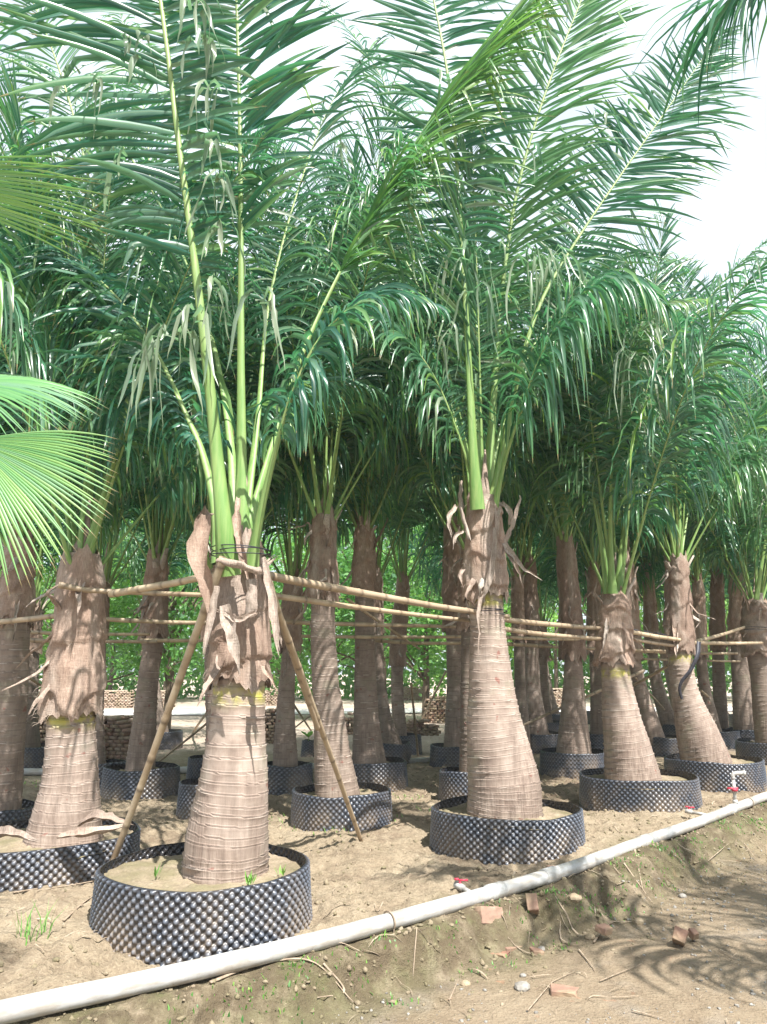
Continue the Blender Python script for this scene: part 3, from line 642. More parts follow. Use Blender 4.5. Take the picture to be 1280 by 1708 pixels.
# --- the front palm
t1_fronds = [
    dict(path=[(382, 960, 4.72), (374, 880, 4.66), (362, 760, 4.66), (345, 600, 4.62), (320, 400, 4.6), (300, 250, 4.6), (268, 0, 4.62), (225, -260, 4.7), (150, -520, 4.8)], hint=(.25, -1, .1), L=1.2, n=118, Lside=(.5, 1), r0=.060, g=.30, width=.026, u0=.28, ang=(78, 32), seed=1, snap=.09, dry=.03, dih=(-.15, .2)),
    dict(path=[(403, 900, 4.95), (403, 780, 4.97), (402, 600, 5.0), (402, 400, 5.03), (400, 200, 5.06), (395, 0, 5.1), (388, -250, 5.15), (370, -480, 5.2)], hint=(-.15, -1, .1), L=.98, n=118, r0=.050, g=.22, width=.024, u0=.30, ang=(66, 28), seed=2, snap=.08, dry=.05, yellow=.1, dih=(-.1, .2)),
    dict(path=[(368, 940, 4.95), (360, 850, 4.98), (338, 755, 5.05), (310, 690, 5.12), (262, 590, 5.25), (190, 490, 5.4), (100, 420, 5.6), (0, 400, 5.8)], hint=(.2, -.5, 1), L=.95, n=80, r0=.050, g=2.4, width=.020, u0=.22, ang=(60, 35), seed=3, snap=.05),
    dict(path=[(418, 950, 4.8), (430, 880, 4.74), (455, 770, 4.65), (487, 660, 4.55), (530, 570, 4.5), (590, 510, 4.5), (660, 490, 4.55), (730, 510, 4.6)], hint=(-.3, -.6, 1), L=.62, n=64, r0=.062, g=2.3, width=.018, u0=.34, ang=(58, 35), seed=4, snap=.05),
    dict(path=[(410, 900, 5.05), (450, 760, 5.25), (505, 590, 5.5), (575, 440, 5.75), (650, 310, 5.95), (740, 170, 6.15), (850, 40, 6.3), (960, -80, 6.5)], hint=(.6, -.5, -.5), L=.85, n=120, r0=.045, g=.25, width=.020, u0=.34, ang=(30, 20), seed=5, mat='leaf_bright', snap=.12, yellow=.15, dih=(.9, 1.3)),
    dict(path=[(395, 900, 5.05), (380, 700, 5.4), (340, 520, 5.8), (260, 330, 6.2), (160, 190, 6.6), (40, 90, 7.0), (-80, 60, 7.3)], hint=(.3, -.5, 1), L=.8, n=66, r0=.045, g=1.3, u0=.25, seed=6, snap=.08),
    dict(path=[(405, 900, 5.05), (430, 700, 5.4), (450, 500, 5.8), (500, 310, 6.2), (560, 160, 6.5), (640, 60, 6.8)], hint=(-.3, -.6, 1), L=.75, n=66, r0=.042, g=.9, u0=.28, seed=7, snap=.08),
]
palm(4.86, [(376, 1478, 142), (379, 1400, 136), (390, 1300, 112), (395, 1220, 92), (399, 1150, 84), (402, 1040, 82), (400, 900, 76)], (1140, 905, 1.16),
     'front coconut palm in the nearest ring, with two tall upright fronds and two bamboo braces', (345, 1441, 348), 'large studded black ring right in front of the camera, beside the white pipe', 0, 0, 1.0, (58, 80), custom=t1_fronds, paint=1158, flaps=1, dense=1, H=.37, azs=(50, 95, 130, 75))
T1ROOT = bpy.data.objects['coconut_palm']
t2_fronds = [
    dict(path=[(797, 850, 6.45), (790, 760, 6.4), (784, 640, 6.4), (775, 480, 6.42), (764, 300, 6.46), (752, 160, 6.5), (728, 20, 6.55), (690, -140, 6.7), (630, -300, 6.9)], hint=(.1, -1, .1), L=.98, n=116, r0=.056, g=.28, width=.022, u0=.30, ang=(76, 32), seed=11, snap=.1, dry=.05, dih=(-.1, .2)),
    dict(path=[(812, 840, 6.75), (820, 720, 6.8), (828, 600, 6.85), (842, 450, 6.9), (865, 310, 6.95), (905, 170, 7.0), (958, 30, 7.1), (1010, -90, 7.2), (1075, -200, 7.3)], hint=(-.2, -1, .1), L=1.12, n=118, r0=.055, g=.20, width=.022, u0=.24, ang=(52, 26), seed=12, snap=.09, dih=(-.1, .25)),
    dict(path=[(820, 850, 6.6), (842, 740, 6.6), (866, 620, 6.65), (900, 510, 6.75), (950, 420, 6.85), (1020, 315, 6.95), (1090, 215, 7.05), (1150, 130, 7.15), (1205, 50, 7.25)], hint=(-.25, -1, .15), L=1.0, n=112, r0=.050, g=.25, width=.021, u0=.40, ang=(66, 32), seed=13, snap=.08, dih=(-.1, .2)),
    dict(path=[(824, 850, 6.55), (842, 770, 6.45), (868, 690, 6.3), (900, 600, 6.15), (945, 520, 6.0), (1000, 470, 5.9), (1060, 470, 5.85), (1110, 510, 5.8)], hint=(-.3, -.6, 1), L=1.0, n=84, r0=.042, g=2.8, width=.018, u0=.26, ang=(58, 35), seed=14),
    dict(path=[(792, 850, 6.7), (772, 720, 6.9), (735, 580, 7.1), (680, 440, 7.35), (600, 330, 7.6), (500, 260, 7.9), (420, 240, 8.1)], hint=(.3, -.6, 1), L=.85, n=72, r0=.042, g=1.3, u0=.28, seed=15, snap=.08),
    dict(path=[(800, 850, 6.8), (790, 650, 7.2), (740, 430, 7.6), (690, 250, 8.0), (620, 100, 8.4), (540, 0, 8.7)], hint=(.2, -.7, 1), L=.85, n=70, r0=.042, g=.8, u0=.25, seed=16),
    dict(path=[(808, 850, 6.8), (840, 700, 7.2), (900, 560, 7.6), (980, 460, 8.0), (1070, 420, 8.3), (1150, 450, 8.6)], hint=(-.2, -.6, 1), L=.85, n=66, r0=.042, g=1.3, u0=.28, seed=17),
    dict(path=[(800, 850, 6.55), (770, 740, 6.4), (720, 620, 6.3), (650, 540, 6.2), (580, 520, 6.1)], hint=(.3, -.6, 1), L=.8, n=60, r0=.040, g=1.5, u0=.28, seed=18),
]
palm(6.63, [(842, 1352, 128), (841, 1310, 124), (832, 1250, 107), (824, 1200, 92), (820, 1150, 77), (817, 1100, 67), (814, 1050, 59), (811, 1000, 58), (806, 820, 54)], (1000, 828, 1.18),
     'coconut palm with a swollen pear-shaped base and tall sheath, second in the front row', (843, 1345, 243), 'studded black ring holding the palm with the most swollen base', 0, 2, 1.0, (50, 78), custom=t2_fronds, paint=1003, flaps=2, dense=1, azs=(60, 100, 130, 80, 45))
t3_fronds = [
    dict(path=[(1022, 990, 8.5), (1018, 880, 8.4), (1022, 760, 8.2), (1035, 640, 8.0), (1065, 560, 7.8), (1110, 510, 7.6), (1165, 500, 7.5)], hint=(-.2, -.6, 1), L=.75, n=64, r0=.05, g=1.8, seed=21, u0=.3, dry=.55, yellow=.5, snap=.2),
    dict(path=[(1030, 990, 8.6), (1045, 860, 8.6), (1080, 700, 8.6), (1140, 560, 8.6), (1215, 460, 8.6), (1280, 400, 8.6)], hint=(-.3, -.6, 1), L=.8, n=64, r0=.05, g=1.2, seed=22, u0=.3),
    dict(path=[(1012, 990, 8.6), (995, 860, 8.5), (965, 720, 8.4), (915, 620, 8.3), (850, 570, 8.2)], hint=(.3, -.6, 1), L=.75, n=60, r0=.045, g=1.4, seed=23, u0=.3),
]
palm(8.72, [(1055, 1298, 92), (1047, 1250, 77), (1037, 1200, 63), (1030, 1150, 50), (1026, 1110, 44), (1025, 1060, 42), (1027, 960, 40)], (1108, 985, 1.35),
     'left-leaning coconut palm with yellow paint under its sheath, third in the front row', (1065, 1291, 186), 'dusty studded black ring of the third palm in the front row', 1, 8, 1.0, (45, 76), custom=t3_fronds, paint=1122, flaps=6, dense=1)
palm(10.35, [(1178, 1262, 78), (1163, 1220, 65), (1150, 1180, 50), (1140, 1140, 40), (1135, 1090, 36), (1132, 1000, 36), (1128, 910, 34)], (1088, 925, 1.2),
     'leaning coconut palm with a black strap dangling down its yellow-marked trunk', (1190, 1264, 156), 'studded black ring beside the white riser with a red tap', 1, 11, 1.05, (42, 80), paint=1098, flaps=8, dense=1)
t5_fronds = [dict(path=[(1262, 1000, 12.0), (1288, 820, 11.8), (1300, 640, 11.5), (1282, 530, 11.2), (1235, 560, 10.9), (1180, 640, 10.6), (1125, 740, 10.4)], hint=(.4, -.6, 1), L=1.1, n=90, r0=.045, g=3.2, seed=51, u0=.4, width=.022, snap=.02)]
palm(12.1, [(1294, 1238, 62), (1284, 1180, 52), (1276, 1130, 44), (1268, 1080, 42), (1258, 980, 36)], (1092, 1000, 1.3),
     'coconut palm with a reddish base cut by the right edge of the photo', (1300, 1236, 130), 'studded black ring cut off by the right edge of the photo', 1, 11, 1.0, (44, 80), flaps=6, paint=0, custom=t5_fronds)
# --- the left side
t0_fronds = [
    dict(path=[(140, 930, 5.8), (150, 800, 5.9), (165, 640, 6.0), (170, 450, 6.1), (140, 260, 6.2), (90, 90, 6.3), (20, -80, 6.5)], hint=(.3, -1, .1), L=.95, n=84, r0=.05, g=.9, seed=41, u0=.25, snap=.1),
    dict(path=[(145, 930, 5.7), (175, 820, 5.6), (205, 720, 5.5), (215, 600, 5.5), (190, 500, 5.5), (130, 440, 5.5), (60, 430, 5.5)], hint=(.3, -.3, 1), L=.95, n=74, r0=.045, g=2.2, seed=42, u0=.3, snap=.06),
    dict(path=[(130, 930, 5.9), (100, 780, 6.1), (70, 600, 6.3), (30, 420, 6.5), (-40, 260, 6.7), (-120, 140, 6.9)], hint=(.4, -.6, .6), L=.95, n=80, r0=.045, g=1.4, seed=43, u0=.25, snap=.08),
    dict(path=[(142, 930, 6.0), (180, 760, 6.4), (230, 560, 6.8), (250, 360, 7.2), (240, 180, 7.6), (200, 20, 8.0)], hint=(-.1, -.9, .3), L=.95, n=84, r0=.045, g=1.0, seed=44, u0=.25, snap=.08),
]
palm(5.75, [(105, 1408, 124), (112, 1350, 104), (117, 1300, 86), (118, 1250, 78), (119, 1200, 73), (124, 1130, 72), (130, 1040, 70), (138, 900, 64)], (1195, 925, 1.22),
     'shaded coconut palm at left with brown sheath hanging far down its trunk', (75, 1388, 300), 'studded black ring full of dry leaf scraps, left of the front ring', 0, 6, .92, (40, 80), paint=1200, flaps=8, dense=1, custom=t0_fronds)
palm(6.95, [(2, 1355, 62), (10, 1250, 56), (18, 1150, 52), (24, 1050, 48), (36, 900, 44)], (1045, 890, 1.2),
     'mossy coconut palm cut by the left edge', (-20, 1345, 150), 'dark studded ring cut off by the left edge of the photo', 1, 8, .92, (40, 82), flaps=5)
REST = [
    (7.9, [(563, 1322, 77), (555, 1262, 63), (550, 1200, 53), (544, 1150, 46), (541, 1100, 44), (539, 1030, 41), (541, 860, 36)], (1005, 850, 1.25), 'coconut palm crossed by the front palm\'s right bamboo brace', (570, 1316, 165), 'pale dusty studded ring behind the foot of the right bamboo brace', 11, 1.0, 9),
    (9.7, [(234, 1280, 50), (241, 1200, 39), (249, 1120, 33), (256, 1070, 32), (264, 930, 30)], (1062, 925, 1.35), 'dark slim coconut palm behind the left bamboo brace', (238, 1278, 120), 'dark studded ring behind the left bamboo brace', 10, 1.0, 6),
    (10.2, [(165, 1268, 24), (163, 1200, 19), (166, 1120, 18), (170, 1000, 18)], (1060, 960, 1.35), 'thin dark palm peeping out right of the shaded left palm', (182, 1270, 62), 'narrow dark ring right of the shaded left palm', 8, .9, 3),
    (10.2, [(616, 1268, 56), (611, 1200, 40), (609, 1100, 33), (608, 1040, 31), (607, 880, 28)], (985, 870, 1.3), 'sun-flecked coconut palm right of the bamboo brace foot', (625, 1268, 108), 'ochre-dusted ring with a dark right end, behind the bamboo brace', 10, 1.0, 6),
    (12.3, [(655, 1243, 32), (643, 1200, 22), (636, 1150, 18), (630, 1060, 17), (628, 960, 17)], (1060, 950, 1.3), 'dark palm tucked against the sun-flecked palm, leaning left', (652, 1238, 66), 'dark ring tucked behind the ochre-dusted ring', 9, 1.0, 3),
    (14.6, [(668, 1228, 24), (663, 1150, 21), (665, 1070, 20), (672, 980, 20)], (1110, 960, 1.3), 'small distant palm with grey wraps beside two thin poles', (674, 1224, 56), 'distant dark ring beside two thin poles', 9, 1.0, 3),
    (10.0, [(476, 1272, 44), (476, 1200, 33), (480, 1120, 25), (484, 1070, 23), (490, 960, 24)], (1085, 960, 1.5), 'coconut palm just right of the front palm trunk, in its shade', (478, 1273, 86), 'low ring just right of the front palm trunk', 10, 1.0, 4),
    (8.5, [(366, 1306, 50), (362, 1200, 36), (358, 1100, 32), (362, 950, 30)], (1060, 930, 1.3), 'palm hidden behind the front palm trunk', (345, 1303, 88), 'dark ring showing left of the front palm trunk, the nearer of two', 9, 1.0, 3),
    (10.9, [(372, 1262, 34), (368, 1180, 26), (366, 1080, 24), (368, 960, 24)], (1070, 950, 1.3), 'palm hidden behind the front palm trunk, farther back', (350, 1262, 70), 'dark ring showing left of the front palm trunk, the farther of two', 9, 1.0, 2),
    (12.3, [(760, 1242, 40), (762, 1150, 33), (759, 1050, 29), (755, 880, 27)], (1055, 870, 1.3), 'dark coconut palm left of the swollen palm, straight trunk', (762, 1242, 88), 'dark ring left of the swollen palm, the farther one', 10, 1.0, 5),
    (9.6, [(792, 1286, 52), (790, 1200, 44), (788, 1100, 36), (786, 930, 32)], (1045, 900, 1.25), 'palm hiding right behind the swollen palm', (775, 1284, 82), 'ring peeping out left of the swollen palm, the nearer one', 10, 1.0, 4),
    (11.4, [(957, 1252, 60), (957, 1200, 46), (957, 1150, 36), (956, 1100, 29), (950, 1000, 26), (942, 900, 24)], (1098, 890, 1.4), 'coconut palm in the gap between second and third front palms', (955, 1252, 106), 'ochre-dusted ring in the gap between second and third front palms', 10, 1.0, 7),
    (13.6, [(896, 1216, 40), (889, 1150, 26), (886, 1080, 23), (882, 950, 22)], (1070, 930, 1.3), 'dark palm right of the swollen palm, leaning left', (905, 1222, 84), 'dark ring right of the swollen palm', 9, 1.0, 4),
    (14.6, [(872, 1214, 26), (868, 1130, 18), (864, 1000, 17)], (1070, 950, 1.3), 'thin dark palm touching the right flank of the swollen palm', None, None, 9, 1.0, 2),
    (14.0, [(997, 1222, 24), (995, 1150, 19), (992, 1060, 18), (990, 950, 18)], (1090, 940, 1.3), 'thin dark palm touching the left flank of the third front palm', (1002, 1222, 62), 'dark ring left of the third front palm', 9, 1.0, 3),
    (13.4, [(1092, 1226, 34), (1080, 1190, 28), (1066, 1140, 22), (1058, 1090, 19), (1052, 1000, 18), (1048, 940, 18)], (1100, 930, 1.3), 'strongly leaning palm right of the third front palm', (1112, 1228, 64), 'ring between the third front palm and the leaning strap palm', 9, 1.0, 4),
    (16.0, [(1118, 1206, 30), (1104, 1170, 24), (1094, 1130, 19), (1088, 1080, 17), (1082, 960, 16)], (1085, 940, 1.3), 'farther leaning palm left of the strap palm', (1128, 1208, 52), 'distant ring left of the strap palm', 9, 1.0, 3),
    (15.0, [(1190, 1212, 26), (1178, 1160, 19), (1170, 1100, 17), (1165, 980, 16)], (1095, 960, 1.3), 'dark palm just right of the strap palm', (1206, 1218, 50), 'pale ring just right of the strap palm', 9, 1.0, 3),
    (16.5, [(1202, 1200, 24), (1200, 1140, 20), (1198, 1080, 18), (1196, 960, 18)], (1085, 950, 1.3), 'distant palm with a reddish trunk between two others at right', None, None, 9, 1.0, 3),
    (14.4, [(1244, 1216, 38), (1238, 1150, 29), (1234, 1090, 26), (1230, 960, 24)], (1080, 950, 1.3), 'greenish brown palm standing left of the right-edge palm', (1248, 1216, 72), 'pale ring left of the right-edge palm', 10, 1.0, 3),
]
for Y, tr, hk, lab, rg, rlab, cn, cs, fl in REST:
    sk = (lambda a, t: False)
    palm(Y, tr, hk, lab, rg, rlab, 1 if Y < 11 else 2, cn, cs, (40, 84), flaps=fl, dense=1.6 if Y < 11 else 2.2, skip=None)
# --- distant rows seen only as dim trunks and crowns between the nearer ones
far_rng = np.random.default_rng(5)
FARP = [(-7.5, 11), (-5.6, 12.5), (-8.5, 15), (-4.4, 15.5), (9.6, 13.2), (8.0, 16.2), (10.9, 16.4), (5.2, 17.5), (7.2, 19.2), (3.6, 18.2), (12.4, 18.8), (9.6, 21.), (1.8, 16.6), (12, 23.5), (6.2, 22.5), (-9.4, 9.2), (4.5, 21.5)]
FARL = ['left-edge', 'hazy left', 'deep left', 'back left', 'right-edge', 'back right', 'far right', 'third-row right', 'deep right', 'centre back', 'outer right', 'dim right', 'centre rear', 'rearmost right', 'rear right', 'outer left', 'rear centre']
for (x, y) in FARP:
    d = Vector((x, y, 1.2)) - EYE; l = far_rng.uniform(-.10, .02)
    def pix(X, Yy, Z):
        v = Vector((X, Yy, Z)) - EYE; c = v.y * CP + v.z * SP; return 640 + FPX * v.x / c, 854 - FPX * (-v.y * SP + v.z * CP) / c
    tr = []
    for z, w, k in ((.3, .50, 0), (.8, .36, .4), (1.4, .27, .8), (1.8, .24, 1), (2.6, .22, 1.1)):
        a, b = pix(x + l * k * 3, y, z); tr.append((a, b, w / pxm(a, b, y)))
    hk = (pix(x, y, 1.75)[1], pix(x, y, 2.5)[1], 1.3)
    rp = pix(x, y, .34)
    palm(y, tr, hk, 'distant coconut palm in the dim rows far behind the front row', (rp[0], rp[1], 1.0 / pxm(rp[0], rp[1], y)), 'distant dark studded ring in the dim back rows', 2, 8, 1.0, (42, 84), flaps=2, dense=2.6, group='distant palms in the back rows')
for o in bpy.data.objects:
    if o.get('label') == 'distant dark studded ring in the dim back rows': o['group'] = 'distant rings in the back rows'
# --- the palm across the path: one frond hangs into the top right corner and its crown dapples the path
xr, yr = 4.1, 2.5
def palm_world(x, y, label, n=9, size=1.0, custom=None, seed=3, tilts=(38, 80), azs=None):
    rng = np.random.default_rng(int(seed * 100)); z0 = hz(x, y)
    base = np.array([x, y, z0]); root = empty('coconut_palm', base); tag(root, label, 'palm', GRP)
    C = spline([(0, 0, -.05), (.02, 0, .5), (.0, 0, 1.2), (-.05, 0, 2.2)], 40); R = np.interp(np.linspace(0, 1, 40), [0, .25, .6, 1], [.27, .2, .15, .13])
    link('trunk', trunk_mesh(C, R, 0, seed * 1.3, 2.0), root)
    sm, _, _ = sheath_mesh(spline([(-.0, 0, 1.6), (-.05, 0, 2.4)], 14), np.full(14, .19), seed); link('fibre_sheath', sm, root)
    if custom:
        for s in custom: s = dict(s); add_frond(root, base, s.pop('path'), **s)
    crown(root, np.array([-.05, 0, 2.3]), rng, n, size, tilts, azs=azs)
    return root
palm_world(xr, yr, 'palm outside the frame whose drooping frond tip hangs into the top right corner', 8, 1.0,
    [dict(path=[Vector((4.05, 2.5, 2.2)), Vector((3.8, 2.6, 3.1)), Vector((3.25, 2.85, 4.0)), at(1400, -110, 3.4), at(1300, -60, 3.3), at(1215, -8, 3.4)], hint=(.1, -.2, 1), L=1.25, n=110, r0=.04, g=2.2, width=.020, u0=.3, ang=(45, 20), seed=31, snap=.0, tipL=.6)], seed=8, azs=(0, 40, 80, 300, 330, 20, 60, 270))

palm_world(3.7, .9, 'palm outside the frame at right whose crown only throws shade on the path', 13, 1.0, None, 21, (30, 80), azs=(210, 235, 260, 285, 310, 340, 10, 40, 65))
# pale torn leaflets hanging limp from the ribs of the near palms
def hang(root, px, py, Y, ln, n, seed, w=.016, dry=.8, spread=.03):
    rng = np.random.default_rng(seed); p = np.array(atr(px, py, Y) - root.location); VV, FF, AA = [], [], []; n0 = 0; K = 9
    for i in range(n):
        P = p + rng.normal(0, spread, 3) * [1, .6, .6]; d = norm(np.array([rng.normal(0, .5), rng.normal(0, .4), .3])); l = ln * rng.uniform(.5, 1.05); v = rng.uniform(.2, .7); dr = np.clip(dry + rng.normal(0, .2), 0, 1); wa = norm(rng.normal(0, 1, 3) * [1, 1, .1]); ww = w * rng.uniform(.6, 1.4); tw = rng.normal(0, .35)
        for j in range(K):
            q = j / (K - 1); wv = norm(wa - d * (wa @ d)); hw = ww * (1 - q ** 3) * (.5 + .5 * min(1, q * 5)); nn = np.cross(wv, d)
            VV += [P + wv * hw - nn * hw * .4, P, P - wv * hw - nn * hw * .4]; AA += [(v, q, dr, 0), (v, q, dr, .5), (v, q, dr, 1)]
            P = P + d * l / (K - 1); d = norm(d + [rng.normal(0, .12), rng.normal(0, .12), -1.6 if j < 2 else -.25]); c_, s_ = math.cos(tw), math.sin(tw); wa = np.array([wa[0] * c_ - wa[1] * s_, wa[0] * s_ + wa[1] * c_, wa[2]])
        for j in range(K - 1):
            for cc in (0, 1): a = n0 + j * 3 + cc; FF.append([a, a + 1, a + 4, a + 3])
        n0 += K * 3
    link('hanging_leaflets', mesh_np('hanging_leaflets', np.array(VV), np.array(FF), M['leaf'], {'leaf': np.array(AA)}), root)
r1 = T1ROOT; r2 = bpy.data.objects['coconut_palm.001']; r3 = bpy.data.objects['coconut_palm.002']
for i, (px, py, Y, ln, n) in enumerate([(325, 15, 4.5, .8, 6), (335, 60, 4.5, .6, 5), (355, 150, 4.5, .7, 6), (350, 235, 4.5, .45, 4), (368, 300, 4.5, .6, 5), (372, 375, 4.5, .55, 4), (165, 130, 4.4, .55, 3), (205, 60, 4.45, .3, 3), (232, 65, 4.45, .25, 3), (215, 260, 4.4, .5, 3), (135, 130, 4.6, .7, 3), (340, 480, 4.4, .55, 6), (322, 520, 4.4, .7, 7), (290, 560, 4.5, .8, 7), (250, 590, 4.7, .8, 7), (435, 500, 4.5, .7, 4), (560, 240, 4.9, .35, 3), (240, 100, 4.5, .3, 2)]): hang(r1, px, py, Y, ln, n, 900 + i)
for i, (px, py, Y, ln, n) in enumerate([(783, 420, 6.2, 1.1, 9), (795, 480, 6.2, .9, 7), (760, 560, 6.2, .9, 6), (870, 420, 6.3, .9, 8), (905, 440, 6.3, 1.0, 8), (940, 440, 6.3, 1.0, 8), (980, 470, 6.2, .9, 8), (1010, 200, 6.7, .5, 4), (860, 250, 6.5, .5, 4), (700, 330, 6.6, .7, 6), (745, 130, 6.3, .5, 4)]): hang(r2, px, py, Y, ln, n, 950 + i, .015, .5, .08)
for i, (px, py, Y, ln, n) in enumerate([(1070, 560, 7.6, 1.3, 12), (1060, 600, 7.6, 1.2, 12), (1085, 540, 7.6, 1.0, 8), (1130, 560, 7.6, 1.0, 6), (1110, 530, 7.6, .8, 8)]): hang(r3, px, py, Y, ln, n, 980 + i, .013, .9 if i < 3 else .4, .08)
# ------------------------------------------------------------------ fan palm leaves reaching in from the left
def fan_leaf(root, base, c, fwd, up, R, nseg, a0, a1, seed, droop=.3, split=.58, bright=.5):
    "pleated fan: segments fused to the split, then free drooping tips"
    rng = np.random.default_rng(int(seed * 100)); c = np.array(c) - base; f = norm(np.array(fwd, float)); u = np.array(up, float); s = norm(np.cross(u, f)); u = np.cross(f, s)
    VV, FF, AA = [], [], []; n0 = 0; K = 11
    for i in range(nseg):
        am = math.radians(a0 + (a1 - a0) * (i + .5) / nseg); da = math.radians((a1 - a0) / nseg) * .5
        Rl = R * (.93 + .10 * math.sin(math.pi * (i + .5) / nseg)) * rng.uniform(.95, 1.05); tw = rng.normal(0, .05); var = np.clip(rng.beta(2, 2) * .6 + bright * .4, 0, 1)
        for j in range(K):
            q = j / (K - 1); rad = Rl * (.03 + .97 * q)
            w = rad * math.tan(da) if q < split else split * Rl * math.tan(da) * max(0.03, (1 - (q - split) / (1 - split)) ** .6)
            dirv = s * math.cos(am + tw * max(0, q - split)) + f * math.sin(am + tw * max(0, q - split)); per = -s * math.sin(am) + f * math.cos(am)
            zd = -droop * R * (q ** 2.2) - max(0, q - split) ** 2 * R * .8 * rng.uniform(.7, 1.2) * droop
            P = c + dirv * rad + u * (.10 * R * math.sin(q * 2)) + np.array([0, 0, zd]); pl = u * w * 1.0
            VV += [P + per * w - pl * .5, P + pl * .5, P - per * w - pl * .5]; AA += [(var, q, 0, 0), (var, q, 0, .5), (var, q, 0, 1)]
        for j in range(K - 1):
            for cc in (0, 1): a = n0 + j * 3 + cc; FF.append([a, a + 1, a + 4, a + 3])
        n0 += K * 3
    lf = link('fan_leaf', mesh_np('fan_leaf', np.array(VV), np.array(FF), M['fan'], {'leaf': np.array(AA)}), root)
    return lf, c
fb = np.array([-2.9, 3.1, 0.0]); fr = empty('fan_palm', fb); tag(fr, 'fan palm reaching its pleated round leaves in from the left edge', 'fan palm')
C = spline([(0, 0, -.3), (0, 0, .6), (.02, 0, 1.3)], 30); link('trunk', trunk_mesh(C, np.linspace(.16, .12, 30), 0, 3.3, 2.0), fr)
for cpt, fwd, up, R, n, a0, a1, sd_, dr, br in [
    (at(-50, 735, 3.1), (.10, -.15, -.98), (.1, -.93, .25), .64, 50, -4, 92, 1, .10, .7),
    (at(-150, 655, 3.5), (.0, -.75, -.45), (.0, -.45, .85), .86, 36, -50, 30, 2, .22, .0),
    (at(-270, 280, 3.2), (.0, -.5, .6), (.0, .80, .55), 1.18, 20, -20, 5, 3, .05, 1.1)]:
    lf, c = fan_leaf(fr, fb, cpt, fwd, up, R, n, a0, a1, sd_, dr, bright=br)
    mb = MB(); add_tube(mb, spline([(0.02, 0, 1.25), (.15, 0, (c[2] + 1.25) / 2 + .1), tuple(c)], 20), np.linspace(.022, .010, 20), 8, .3); link('leaf_stalk', mb.mesh('leaf_stalk', M['petiole']), lf)

# ------------------------------------------------------------------ bamboo rails and braces
def bamboo(p, q, d, label, sag=.0, seed=0, group='bamboo rails and braces'):
    p = Vector(p); q = Vector(q); rng = np.random.default_rng(int(seed * 100)); n = max(12, int((q - p).length / .02)); ln = (q - p).length
    t = np.linspace(0, 1, n); C = np.array(p)[None] * (1 - t)[:, None] + np.array(q)[None] * t[:, None]; C = C - np.array(p)
    C[:, 2] -= sag * 4 * t * (1 - t); C += .008 * np.stack([fbm(t * 3, seed + .5, 1., 2), fbm(t * 3, seed + .5, 4., 2), fbm(t * 3, seed + .5, 8., 2)], 1)
    r = d / 2 * (1 - .22 * t); nodes = np.arange(rng.uniform(.05, .2), ln, .27); var = np.zeros(n)
    for x in nodes + rng.uniform(-.03, .03, len(nodes)):
        dd = (t * ln - x); r = r * (1 + .16 * np.exp(-(dd / .012) ** 2)); var = np.maximum(var, .8 * np.exp(-((dd - .012) / .012) ** 2))
    V, F = tube(C, r, 12, (.2, .6, .75)); V = np.vstack([V, C[:1], C[-1:]]); k = 12; i = np.arange(k); n_ = len(V) - 2
    caps = np.vstack([np.stack([np.full(k, n_), (i + 1) % k, i], 1), np.stack([np.full(k, n_ + 1), n_ - k + i, n_ - k + (i + 1) % k], 1)])
    me = mesh_np('bamboo_pole', V, [F, caps], M['bamboo'], {'var': np.concatenate([np.repeat(var, k), [.9, .9]])})
    return tag(link('bamboo_pole', me, None, p), label, 'bamboo pole', group)
